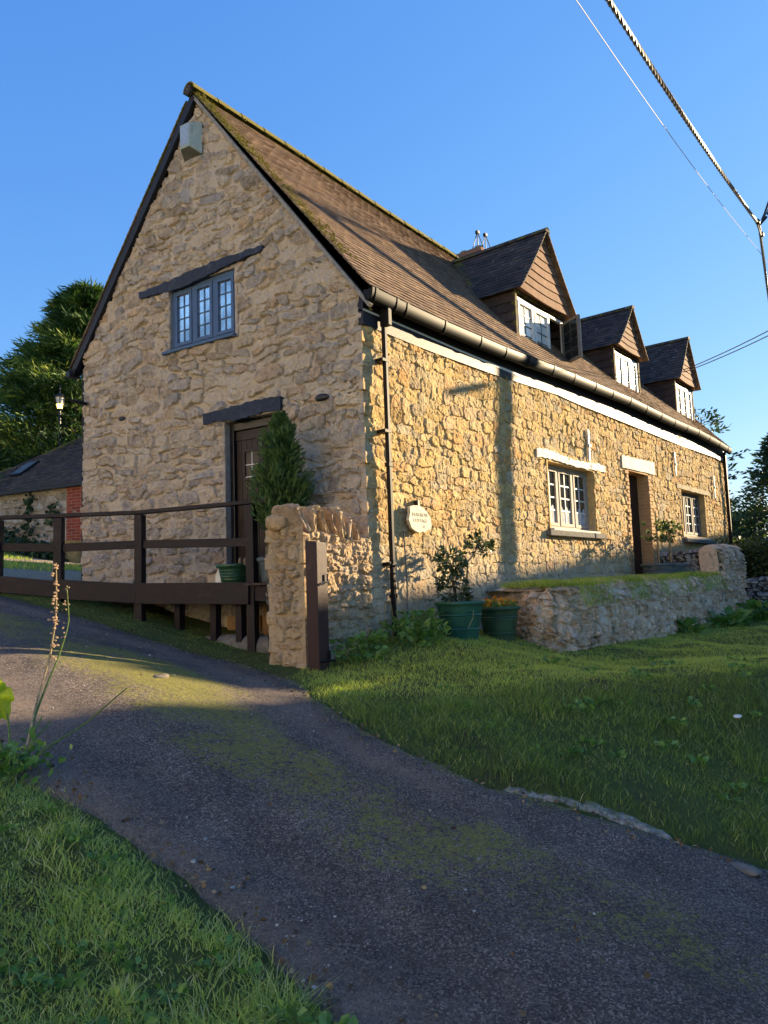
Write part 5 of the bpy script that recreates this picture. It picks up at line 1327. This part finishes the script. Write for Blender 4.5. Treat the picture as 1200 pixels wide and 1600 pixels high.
# broad lime leaf
lf_ = empty('lime_leaf_plant', (-4.56,-.98,.55), 'bright lime green broad leaf catching the sun at the left edge', 'plant')
cx_, cy_, cz_ = -4.53,-.95,.93
nr, nt_ = 10, 40; V = [(cx_, cy_, cz_)]; F3_ = []; F4_ = []
for a in range(1, nr+1):
    for b_i in range(nt_):
        th = 2*math.pi*b_i/nt_; rr_ = .118*(a/nr)*(1+.10*math.sin(th*6)*(a/nr)**2+.05*math.sin(th*13+1)*(a/nr)**3)
        ruf = .018*(a/nr)**2*math.sin(th*7+a*.3)+.006*math.sin(th*17+a)
        V.append((cx_+rr_*math.cos(th)*.66+ruf*.6, cy_-rr_*math.cos(th)*.55+ruf, cz_+rr_*math.sin(th)*1.05+ruf*.3))
F3_ = [(0, 1+b_i, 1+(b_i+1)%nt_) for b_i in range(nt_)]
for a in range(nr-1):
    for b_i in range(nt_): F4_.append((1+a*nt_+b_i, 1+(a+1)*nt_+b_i, 1+(a+1)*nt_+(b_i+1)%nt_, 1+a*nt_+(b_i+1)%nt_))
mk('leaf_blade', V, [np.array(F3_), np.array(F4_)], M['yellow_leaf'], lf_, rs.rand(len(V), 3)*.6+.2, True)
m = MB(); m.tube([(cx_-.05,cy_,.5),(cx_-.03,cy_,.75),(cx_,cy_,cz_)], .006, 5); m.tube([(cx_-.07,cy_,.6),(cx_-.05,cy_,1.0),(cx_-.05,cy_-.02,1.12)], .006, 5); m.build('leaf_stalk', M['green_stem'], lf_)

# ------------------------------------------------------------------ pebbles, kerb stone, small litter
r_ = np.random.RandomState(19); m = MB(); cnt = 0
bmI = bmesh.new(); bmesh.ops.create_icosphere(bmI, subdivisions=1, radius=1); IV = np.array([v.co for v in bmI.verts]); IF = [[v.index for v in f.verts] for f in bmI.faces]; bmI.free()
while cnt < 900:
    y = r_.uniform(-5, 3.5); v = r_.uniform(-.03, 1.03) if r_.rand() < .6 else abs(r_.normal()*.07)
    xl_ = np.interp(y, LL[::-1, 1], LL[::-1, 0]); xr_ = np.interp(y, LR[::-1, 1], LR[::-1, 0]); x = xl_+(xr_-xl_)*v
    s = .003+.006*r_.rand()**3 + (.008 if r_.rand() < .02 else 0)
    m.add(IV*np.array([s, s*r_.uniform(.6,1), s*.6])*r_.uniform(.75,1.2,(len(IV),1)) + np.array([x, y, lane_z(x, y)+s*.3+.004]), IF); cnt += 1
tag(m.build('loose_pebbles', M['pebble'], smooth=True), 'small pale loose stones scattered over the lane', 'pebbles', kind='stuff')
def _bolt():
    for i, (x, y) in enumerate(FP[:3]):
        for z in ((mz[i], bz[i]+.05, bz[i]-.06)):
            m = MB(); m.tube([(x-.050-.03, y-.012, z), (x-.050-.012-.03, y-.015, z)], .009, 8); m.build('bolt', M['iron'], fn, smooth=True)
_bolt()
def flat_stone(name, x, y, size, label, cat, seed, mat, rot=0, dz=0):
    V, F = rock((0,0,0), size, seed, 3, .3); c_, s_ = math.cos(rot), math.sin(rot)
    V = np.stack([V[:,0]*c_-V[:,1]*s_+x, V[:,0]*s_+V[:,1]*c_+y, V[:,2]+lane_z(x,y)+dz], -1)
    m = MB(); m.add(V, F, (.6,1,.5)); return tag(m.build(name, mat, smooth=True), label, cat)
flat_stone('pale_stone', -2.80,-.06,(.09,.05,.02),'flat pale stone lying in the mossy middle of the lane','stone',3,M['concrete'],.4)
# rough concrete drain edge at the bank foot
kp_ = np.array([(-2.36,-2.98),(-2.22,-3.22),(-2.12,-3.45),(-2.06,-3.68),(-2.03,-3.95)])
V = []; F = []; nS = 90; nW = 9
t_ = np.linspace(0, 1, nS); q = np.linspace(0, 1, 5); cx_ = np.interp(t_, q, kp_[:, 0]); cy_ = np.interp(t_, q, kp_[:, 1]); wv = (.22*np.sin(np.pi*np.clip(t_*1.05, 0, 1))**.6+.01)*(.35+1.1*vn(t_*13, t_*0, 3))
for i in range(nS):
    for j in range(nW):
        f = j/(nW-1); x = cx_[i]+wv[i]*(f*1.0)+.012*fbm(np.array([t_[i]*14]), np.array([j*.8]), 5, 2)[0]; y = cy_[i]+wv[i]*f*.15
        V.append((x, y, Hs(x, y)+(.003+.004*math.sin(f*3.14)) + .016*fbm(np.array([x*26]), np.array([y*26]), 3, 4)[0] - (.05 if j in (0, nW-1) else 0)))
for i in range(nS-1):
    for j in range(nW-1): F.append((i*nW+j, i*nW+j+1, (i+1)*nW+j+1, (i+1)*nW+j))
M['pale_concrete'] = simple('broken_concrete', (.26,.225,.175), .95, .1, .6, 30, 1., 35)
tag(mk('concrete_edging', V, np.array(F), M['pale_concrete'], smooth=True), 'rough broken concrete edging where the lane meets the grass bank', 'kerb')
m = MB(); V, F = rock((.22,-3.72,Hs(.22,-3.72)+.075), (.045,.03,.014), 9, 2, .2); m.add(V, F)
tag(m.build('white_scrap', M['white_paint'], smooth=True), 'small white scrap of litter on the dark bank', 'litter')
flat_stone('kerb_fragment', -2.0,-4.25,(.11,.05,.02),'pale broken concrete fragment at the lower right lane edge','stone',6,M['concrete'],1.2)

r_ = np.random.RandomState(52); C = []
for i in range(900):
    y = r_.uniform(-5, 3); side = r_.rand() < .55; v = abs(r_.normal()*.05) if side else 1-abs(r_.normal()*.05)
    if r_.rand() < .15: v = r_.rand()
    xl_ = np.interp(y, LL[::-1, 1], LL[::-1, 0]); xr_ = np.interp(y, LR[::-1, 1], LR[::-1, 0]); x = xl_+(xr_-xl_)*v; C.append((x, y, lane_z(x, y)+.012))
D = r_.normal(size=(900, 3)); D[:, 2] *= .12
M['litter'] = leaf_mat('dead_leaves', [(0,(.06,.04,.025)),(.6,(.16,.10,.05)),(1,(.32,.24,.13))], .8, .1)
tag(leaves('leaf_litter', C, M['litter'], None, .030, .38, D, 53, .05), 'small dead leaves and crumbs along both edges of the lane', 'dead leaves', kind='stuff')
# ------------------------------------------------------------------ outbuilding at the back left
ob = empty('outbuilding', (1.5,12,2.4), 'low stone outbuilding with dark mossy tiled roof behind the cottage on the left', 'outbuilding')
# front line: B0 near corner (right in picture) to B1 (left)
def bpt(x, y): return (x, y)
B0 = np.array([2.95,11.22]); B1 = np.array([2.31,14.06]); bd = (B1-B0)/np.linalg.norm(B1-B0); B1 = B0+bd*7.5; bn = np.array([-bd[1], bd[0]])
if bn @ (np.array([-6.56,-5.45])-B0) < 0: bn = -bn
P, L, d = line_P(tuple(B0), tuple(B1))
ovn = lambda s: np.tile(bn, (len(s), 1))
P2, L2, d2_ = line_P(tuple(B0-bd*1.2), tuple(B1))
wall_grid('wall', M['barn_stone'], ob, P2, ovn, L2, 1.8, lambda s: 4.21+0*s, .035, (), rowh=(.12,.26), ww=(.2,.5), seed=51, amp=.04, mort=.25, rough=.012)
m = MB(O=(B0[0],B0[1],0), a=(bd[0],bd[1],0), n=(bn[0],bn[1],0)); m.box(-.75,.46,-.1,.085,2.0,4.23); m.build('brick_pier', M['red_brick'], ob)
m = MB(O=(B0[0],B0[1],0), a=(bd[0],bd[1],0), n=(bn[0],bn[1],0)); m.box(-1.2,7.5,-5,-.1,1.8,4.15); m.build('rear_wall', M['barn_stone'], ob)
E0 = np.array([*(B0-bd*1.4+bn*.18), 4.22]); E1 = np.array([*(B1+bn*.18), 4.22]); R0_ = np.array([*(B0-bd*1.4-bn*2.4), 6.12]); R1_ = np.array([*(B0+bd*3.0-bn*2.4), 6.12])
Lu2 = np.linalg.norm(E1-E0); Lv2 = np.linalg.norm(R0_-E0)
R1f = np.array([*(B1-bn*2.4), 6.12])
pf = bilin(E0, E1, R0_, R1f, Lu2, Lv2)
tiles_on('roof', M['dark_tile'], ob, pf, Lu2, Lv2, .13, .2, th=.022, lift=.02, moss=lambda u, v: .6*np.exp(-((Lv2-v)/.35)**2)+.12+.5*(np.abs(u-(3.6+ (Lv2-v)*.9)) < .12), seed=9, keep=lambda u, v: u < 3.6+(Lv2-v)*.9)
# hip end
E2 = np.array([*(B1+bn*.18), 4.22])
hip0 = pf(np.array([3.6+Lv2*.9]), np.array([0.]))[0]; hipt = pf(np.array([3.6]), np.array([Lv2]))[0]; hb = hip0 - np.array([bn[0], bn[1], 0])*5.0
m = MB(); m.add([hip0, hb, hipt], [(0,1,2)], (.5,.4,.5)); m.add([hipt, hb, np.array([*(B0-bd*1.4-bn*5), 4.22]), R0_], [(0,1,2,3)], (.5,.4,.5)); m.build('hip_slope', M['dark_tile'], ob)
m = MB()
for k in range(12):
    a = R0_+(hipt-R0_)*k/12; b = R0_+(hipt-R0_)*(k+1)/12; m.tube([a, b], .10, 10, (random.random(), .55, .5))
m.build('ridge_tile', M['dark_tile'], ob, smooth=True)
m = MB(); m.beam(E0+[0,0,-.03], E1+[0,0,-.03], .10, .09); m.build('gutter', M['black_wood'], ob)
sk0 = pf(np.array([4.15, 4.55, 4.55, 4.15]), np.array([.80, .80, 1.55, 1.55])); 
m = MB(); nrm_ = np.cross(sk0[1]-sk0[0], sk0[3]-sk0[0]); nrm_ /= np.linalg.norm(nrm_); nrm_ *= np.sign(nrm_[2])
m.hexa([*sk0, *(sk0+nrm_*.09)]); sko = m.build('skylight', M['black_paint'], ob)
m = MB(); cc_ = sk0.mean(0); m.hexa([*(cc_+(sk0-cc_)*.85+nrm_*.085), *(cc_+(sk0-cc_)*.85+nrm_*.098)]); m.build('pane', M['grey_pot'], sko)
# ivy
r_ = np.random.RandomState(22); C = []
for (s_, z0, z1, k, w) in ((1.75,3.3,4.1,90,.10),(.85,3.3,3.8,60,.12),(2.6,2.5,3.3,420,.6),(1.5,2.4,2.9,160,.5)):
    for i in range(k):
        s2 = s_+r_.normal()*w; z = r_.uniform(z0, z1); C.append((B0[0]+bd[0]*s2+bn[0]*.10, B0[1]+bd[1]*s2+bn[1]*.10, z))
o = leaves('wall_ivy', C, M['ivy'], None, .11, .5, None, 22); tag(o, 'dark creeper trailing over the outbuilding stone wall', 'creeper', kind='stuff')
# tubs and mess in the yard
def at_b(s, off): return B0+bd*s+bn*off
p = at_b(4.55, 1.4); q = at_b(5.4, 1.6)
pot('teal_tub', .62+.3, 12.6, Hs(.9,12.6)+.05, .22, .36, .42, M['teal_pot'], 'round teal green tub standing in the back yard by the outbuilding', 'tub')
pot('buff_pot', 2.55, 10.9, Hs(2.55,10.9)+.03, .22, .29, .50, M['terracotta'], 'tall buff coloured pot in the back yard seen past the fence', 'plant pot')
XY = np.stack([r_.uniform(-1.5, 4, 16000), r_.uniform(7.6, 13.4, 16000)], -1); kp = vn(XY[:, 0], XY[:, 1]*1.3, 5) > .45; XY = XY[kp]
blades('yard_grass', XY, H(XY[:, 0], XY[:, 1])+.06, .08, .008, M['grass'], 44, 'weedy grass growing over the back yard gravel', 'grass', .9)
r_ = np.random.RandomState(31); a_ = r_.uniform(-.3, 4, 2200); b_ = r_.uniform(.15, 1.0, 2200); C = np.stack([B0[0]+bd[0]*a_+bn[0]*b_, B0[1]+bd[1]*a_+bn[1]*b_, r_.uniform(0, .35, 2200)], -1); C[:, 2] += H(C[:, 0], C[:, 1])
o = leaves('yard_shrubs', C, M['ivy'], None, .13, .45, None, 23); tag(o, 'low dark shrubs along the foot of the outbuilding wall', 'shrubs', kind='stuff')

# lit lantern on a post behind the outbuilding
lp = empty('garden_lantern', (4.5,15.24,3.0), 'lit lantern on a thin post above the outbuilding roof', 'lamp')
m = MB(); m.tube([(4.5,15.24,2.5),(4.5,15.24,6.98)], .035, 8); m.tube([(4.5,15.24,7.38),(4.5,15.24,7.72)], .02, 6); m.build('post', M['iron'], lp, smooth=True)
m = MB(O=(4.5,15.24,0)); m.lathe([(.0,7.48),(.05,7.45),(.17,7.36),(.18,7.34),(.0,7.34)], 12); m.lathe([(.05,6.95),(.08,7.0),(.0,7.0)], 12)
for k in range(6): a = k*math.pi/3; m.tube([(.08*math.cos(a),.08*math.sin(a),7.0),(.145*math.cos(a),.145*math.sin(a),7.35)], .008, 4)
m.build('lantern_frame', M['iron'], lp)
mm, t, b = newmat('lit_lantern_glass', .3, .3); b.inputs['Emission Color'].default_value = (1., .62, .12, 1); b.inputs['Emission Strength'].default_value = 2.2; b.inputs['Base Color'].default_value = (.9,.75,.4,1)
m = MB(O=(4.5,15.24,0)); m.lathe([(.0,7.005),(.068,7.005),(.10,7.13),(.0,7.13)], 12); m.build('lantern_glow', mm, lp, smooth=True)
m = MB(O=(4.5,15.24,0)); m.lathe([(.10,7.135),(.13,7.33)], 12); m.build('lantern_glass', M['curtain_glass'], lp, smooth=True)

# ------------------------------------------------------------------ trees
def feather_tree(name, label, cat, x, y, z0, ztop, rad, nb, mat, seed, group=None, size=.30, up=.35, per=60, shape=.7, lowf=.12, asp=.12, trunk=.22, wind=0):
    e = empty(name, (x, y, z0), label, cat, group); r = np.random.RandomState(seed)
    C = []; D = []; K = []; m = MB(); Hh = ztop-z0
    m.tube([(x, y, z0-.3), (x+.1, y, z0+Hh*.5), (x, y, ztop-.5)], [trunk, trunk*.6, .03], 8)
    for i in range(nb):
        f = lowf+(1-lowf)*r.rand()**.9; z = z0+Hh*f; R_ = rad*((1-f)/(1-lowf))**shape*r.uniform(.7, 1.12)+.25; th = r.uniform(0, 6.283)
        d0 = np.array([math.cos(th), math.sin(th), 0.]); rise = up*r.uniform(.5, 1.4)
        q = per; t_ = r.uniform(.3, 1, q)**.7; spread = .16*R_*(1.15-t_)+.10
        P_ = np.array([x, y, z]) + d0*(R_*t_)[:, None] + np.array([0,0,1.])*(R_*t_*rise - R_*.18*t_**2)[:, None] + r.normal(size=(q,3))*spread[:, None]*np.array([1,1,.55])
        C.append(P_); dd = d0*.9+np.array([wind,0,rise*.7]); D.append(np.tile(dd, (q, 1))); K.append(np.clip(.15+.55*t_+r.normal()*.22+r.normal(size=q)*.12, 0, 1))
        if i % 3 == 0: m.tube([(x, y, z), tuple(np.array([x,y,z])+d0*R_*.8+np.array([0,0,R_*rise*.6]))], [.045*(1-f)+.012, .008], 5)
    m.build('trunk', M['bark'], e, smooth=True)
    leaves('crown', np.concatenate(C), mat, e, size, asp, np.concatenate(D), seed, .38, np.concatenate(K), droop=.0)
    return e
tg = 'dark conifers beyond the outbuilding'
feather_tree('cypress_tree', 'tallest bushy sunlit cypress rising behind the outbuilding against the cottage gable', 'tree', 6.9, 17.9, 2.8, 12.0, 5.4, 400, M['cypress'], 101, tg, .36, .22, 190, .85, .05, .06)
feather_tree('cypress_tree', 'lower dark cypress at the left edge behind the outbuilding roof', 'tree', 3.6, 20.5, 3.0, 8.0, 3.0, 260, M['cypress'], 102, tg, .32, .3, 130, .55, .08, .06)
feather_tree('cypress_tree', 'half hidden cypress between the outbuilding roof and the cottage corner', 'tree', 8.6, 20.4, 3.0, 9.0, 3.6, 300, M['cypress'], 103, tg, .32, .3, 120, .55, .05, .06)
tg = 'dark conifers at the far right'
feather_tree('pine_tree', 'tall dark conifer cut off by the right edge beyond the hedge', 'tree', 36.5, 2.3, .8, 8.6, 3.8, 200, M['pine'], 111, tg, .36, .25, 34, .75, .10, .16)
feather_tree('pine_tree', 'smaller sparse conifer between the cottage end and the tall right conifer', 'tree', 38.0, 6.3, .8, 6.2, 3.3, 110, M['pine'], 112, tg, .36, .2, 34, .6, .05, .16)
feather_tree('pine_tree', 'low dense conifer filling the gap under the tall right tree', 'tree', 40, 4.0, .8, 5.2, 4.0, 170, M['pine'], 114, tg, .36, .2, 40, .5, .02, .16)
# thin bare-ish tree by the cottage end
feather_tree('thin_tree', 'thin sparse tree just past the far end of the cottage', 'tree', 32, 5.0, .8, 9.8, 2.1, 46, M['pine'], 113, None, .30, .5, 22, .5, .25, .16, .12)
def hedge(name, label, p0, p1, z1, wid, n, mat, seed, size=.14, cat='hedge', bump_=.3):
    r = np.random.RandomState(seed); p0 = np.array(p0); p1 = np.array(p1); f = r.rand(n); w = r.uniform(-1, 1, n)*wid/2; d_ = (p1-p0)/np.linalg.norm(p1-p0); nn = np.array([-d_[1], d_[0]])
    XY = p0+(p1-p0)*f[:, None]+nn*w[:, None]; zg = H(XY[:, 0], XY[:, 1]); L_ = np.linalg.norm(p1-p0)
    top = z1+bump_*fbm(f*L_*.6, w*1.2, seed, 4); z = zg+(top-zg)*r.rand(n)**.55
    e = empty(name, (p0[0], p0[1], Hs(*p0)), label, cat)
    m = MB()
    for k in range(int(L_/1.2)):
        q = p0+(p1-p0)*(k+.5)/int(L_/1.2+1); zz = Hs(*q); m.tube([(q[0],q[1],zz-.1),(q[0]+.1,q[1],(zz+z1)/2+.2)], [.06,.02], 6)
    m.build('stems', M['bark'], e)
    cr = np.clip(r.beta(2,3,n)+.45*(vn(f*L_*1.3, z*2, seed)-.4), 0, 1)
    leaves('foliage', np.concatenate([XY, z[:, None]], 1), mat, e, size, .42, None, seed, .5, cr)
    return e
hedge('hedge', 'untidy garden hedge above the grey dry stone wall at the right', (12.6,-5.5), (12.6,-.6), 2.15, 1.5, 26000, M['hedge'], 201, .085)
hedge('hedge', 'distant low hedge under the right hand conifers', (22,-4), (21,6), 2.6, 2.2, 16000, M['hedge'], 202, .17)

# ------------------------------------------------------------------ telegraph pole and wires
tpo = empty('telegraph_pole', (10.72,-3.02,.5), 'creosoted wooden telegraph pole just right of the lawn', 'pole')
m = MB(); m.tube([(10.72,-3.02,.2),(10.72,-3.02,9.75)], [.115,.09], 16); m.build('pole', M['pole_wood'], tpo, smooth=True)
m = MB(); m.beam((10.72,-3.02,9.45),(11.55,-2.3,9.50),.05,.05); m.tube([(10.72,-3.02,9.60),(11.30,-2.45,9.75),(11.78,-2.12,9.52)], .012, 6); m.build('bracket', M['iron'], tpo)
m = MB(); m.box(10.67,10.77,-3.64,-3.22,6.62,6.72); m.beam((10.72,-3.22,6.67),(10.72,-3.02,6.67),.04,.04); m.build('junction_box', M['iron'], tpo, bevel=.02)
m = MB()
for k, dz in enumerate((.0,.09,.16)):
    m.tube([(11.82,-2.08,9.42),(11.5,-2.35,9.62+dz),(11.0,-2.8,9.62+dz*1.4),(10.76,-2.98,9.35)], .014, 6)
m.build('cable_loop', M['cable_loop'], tpo, smooth=True)
def span(p, q, sag, n=60):
    t_ = np.linspace(0, 1, n)[:, None]; P_ = np.array(p)*(1-t_)+np.array(q)*t_; P_[:, 2] -= (4*sag*t_*(1-t_)).ravel(); return P_
def twisted(m, P_, r=.016, rad=.020, pitch=.55, strands=4, sub=4):
    n = len(P_)*sub; t_ = np.linspace(0, 1, n); q = np.linspace(0, 1, len(P_)); C = np.stack([np.interp(t_, q, P_[:, k]) for k in range(3)], -1)
    T = np.gradient(C, axis=0); T /= np.linalg.norm(T, axis=1)[:, None]; A = np.cross(T, [0,0,1.]); A /= np.linalg.norm(A, axis=1)[:, None]; B = np.cross(T, A)
    s = np.concatenate([[0], np.cumsum(np.linalg.norm(np.diff(C, axis=0), axis=1))])
    for k in range(strands):
        ph = s/pitch*2*math.pi+k*2*math.pi/strands; m.tube(C+rad*(np.cos(ph)[:, None]*A+np.sin(ph)[:, None]*B), r, 6)
cl = np.array([11.86,-2.05,9.44]); nr_ = np.array([1.775,-2.516,8.371]); dirc = (nr_-cl)
ca_ = empty('power_cable', tuple(cl), 'thick twisted overhead power cable crossing the upper right sky', 'cable')
P_ = np.stack([cl+dirc*t for t in np.linspace(0, 1.5, 60)]); tt = np.linspace(0, 1.5, 60); P_[:, 2] -= .35*tt*(1-tt)*1.0
m = MB(); twisted(m, P_); 
m.build('near_span', M['cable_dark'], ca_, smooth=True)
far_ = np.array([16.67,-1.237,9.384]); P_ = np.stack([cl+(far_-cl)*t+np.array([0,0,-.25*t*(1-t)-.15*t*t*0]) for t in np.linspace(0, 5, 70)])
m = MB(); twisted(m, P_); m.build('far_span', M['cable_dark'], ca_, smooth=True)
m = MB(); V, F = rock(cl+np.array([-.25,-.02,-.02]), (.10,.05,.06), 3, 2, .3); m.add(V, F); V, F = rock(cl+np.array([.5,.06,-.02]), (.10,.05,.06), 4, 2, .3); m.add(V, F); m.tube([cl+[-.3,0,0], cl+[-.05,0,-.14], cl+[.25,.03,-.14], cl+[.5,.06,0]], .018, 6); m.tube([cl, cl+[-.2,-.2,.05]], .03, 6); m.build('anchor_clamp', M['iron'], ca_, smooth=True)
a_ = np.array([1.537,-2.218,8.384]); b_ = np.array([12.632,-1.79,9.279]); P_ = np.stack([a_+(b_-a_)*t for t in np.linspace(-.8, 3, 90)]); tt = np.linspace(-.8, 3, 90); P_[:, 2] -= .5*np.clip(tt, 0, 1)*(1-np.clip(tt, 0, 1))
m = MB(); m.tube(P_, .0055, 5); tag(m.build('telephone_wire', M['cable_thin'], smooth=True), 'thin pale telephone wire running beside the twisted cable', 'wire')
for k in range(2):
    P_ = span((10.78,-2.94,6.75+k*.12), (14.6,1.9,6.95+k*.03), .12, 30); m = MB(); m.tube(P_, .012, 5)
    tag(m.build('service_wire', M['cable_dark'], smooth=True), ['lower dark service wire dropping to the cottage roof behind the last dormer','upper dark service wire dropping to the cottage roof behind the last dormer'][k], 'wire', 'service wires to the cottage')

# ------------------------------------------------------------------ unseen shade casters added across the lane towards the sun
nb_ = empty('shade_barn', (32,-11,0), 'unseen long stone barn added across the lane to shade the lawn', 'barn')  # out of view; ridge placed to set the shade line on the front wall
m = MB()
A0 = np.array([26.6,-11.51]); A1 = np.array([44.,-8.6]); ad = (A1-A0)/np.linalg.norm(A1-A0); an = np.array([ad[1],-ad[0]]); LA = np.linalg.norm(A1-A0)
m = MB(O=(A0[0],A0[1],0), a=(ad[0],ad[1],0), n=(-an[0],-an[1],0)); BH = 9.5
m.box(0, LA, -2.6, 2.6, -.8, 5.6); m.add([(0,-2.6,5.6),(0,2.6,5.6),(0,0,BH-.12)], [(0,1,2)]); m.add([(LA,-2.6,5.6),(LA,2.6,5.6),(LA,0,BH-.12)], [(0,2,1)])
m.build('wall', M['barn_stone'], nb_)
def nbp(s, t, z): return np.array([A0[0]+ad[0]*s-an[0]*t, A0[1]+ad[1]*s-an[1]*t, z])
for sd in (1, -1):
    pfb = bilin(nbp(-.2, sd*2.9, 5.3), nbp(LA+.2, sd*2.9, 5.3), nbp(-.2, 0, BH), nbp(LA+.2, 0, BH), LA+.4, 4.9)
    tiles_on('roof_slope', M['dark_tile'], nb_, pfb, LA+.4, 4.9, .2, .3, seed=70+sd)
    m = MB(); q = [nbp(-.1, sd*2.8, 5.28), nbp(LA+.1, sd*2.8, 5.28), nbp(LA+.1, 0, BH-.05), nbp(-.1, 0, BH-.05)]; m.add(q, [(0,1,2,3)]); m.build('roof_deck', M['dark'], nb_)
m = MB(O=(A0[0],A0[1],0), a=(ad[0],ad[1],0), n=(-an[0],-an[1],0))
for s_ in (3, 9, 15): m.box(s_, s_+1.1, 2.58, 2.63, 1.2, 2.4)
m.build('window', M['dark_glass'], nb_)
hedge('hedge', 'unseen tall hedge added beside the barn to shade the lane', (9.5,-10.6), (25.7,-11.6), 7.35, 2.2, 120000, M['hedge'], 210, .30, bump_=.35)  # out of view; height chosen to keep sun off the lane

nc = empty('light_bounce_house', (-16,4,1.5), 'unseen pale lime-rendered house added far left to bounce warm light onto the gable', 'house')  # out of view; added as a sunlit reflector for the shaded gable
m = MB(); m.box(-22,-15.5,-5,19,0,7.4); m.build('wall', simple('lime_render', (.80,.76,.68), .9, .1, .06, 2, .4, 40), nc)
for sd, xe in ((1,-15.1),(-1,-22.4)):
    pfn = bilin((xe,-5.4,7.3),(xe,19.4,7.3),(-18.75,-5.4,10.4),(-18.75,19.4,10.4),24.8,4.75)
    tiles_on('roof_slope', M['roof_tile'], nc, pfn, 24.8, 4.75, .2, .3, seed=90+sd)
    m = MB(); m.add([(xe,-5.3,7.27),(xe,19.3,7.27),(-18.75,19.3,10.35),(-18.75,-5.3,10.35)], [(0,1,2,3)]); m.build('roof_deck', M['dark'], nc)
m = MB(); m.add([(-22,-5,7.4),(-15.5,-5,7.4),(-18.75,-5,10.2)], [(0,1,2)]); m.add([(-22,19,7.4),(-15.5,19,7.4),(-18.75,19,10.2)], [(0,2,1)]); m.build('gable_end', M['barn_stone'], nc)
for yy_ in (-3, 4, 9, 14):
    for zz_ in (2.8, 5.3):
        window('window', nc, dict(O=(-15.46,yy_,zz_), a=(0,1,0), n=(1,0,0)), 1.2, 1.2, M['white_paint'], M['white_bar'], M['dark_glass'], lights=2)
m = MB(); m.box(-15.5,-15.44,6.3,7.3,1.3,3.5); m.build('door', M['door_wood'], nc)
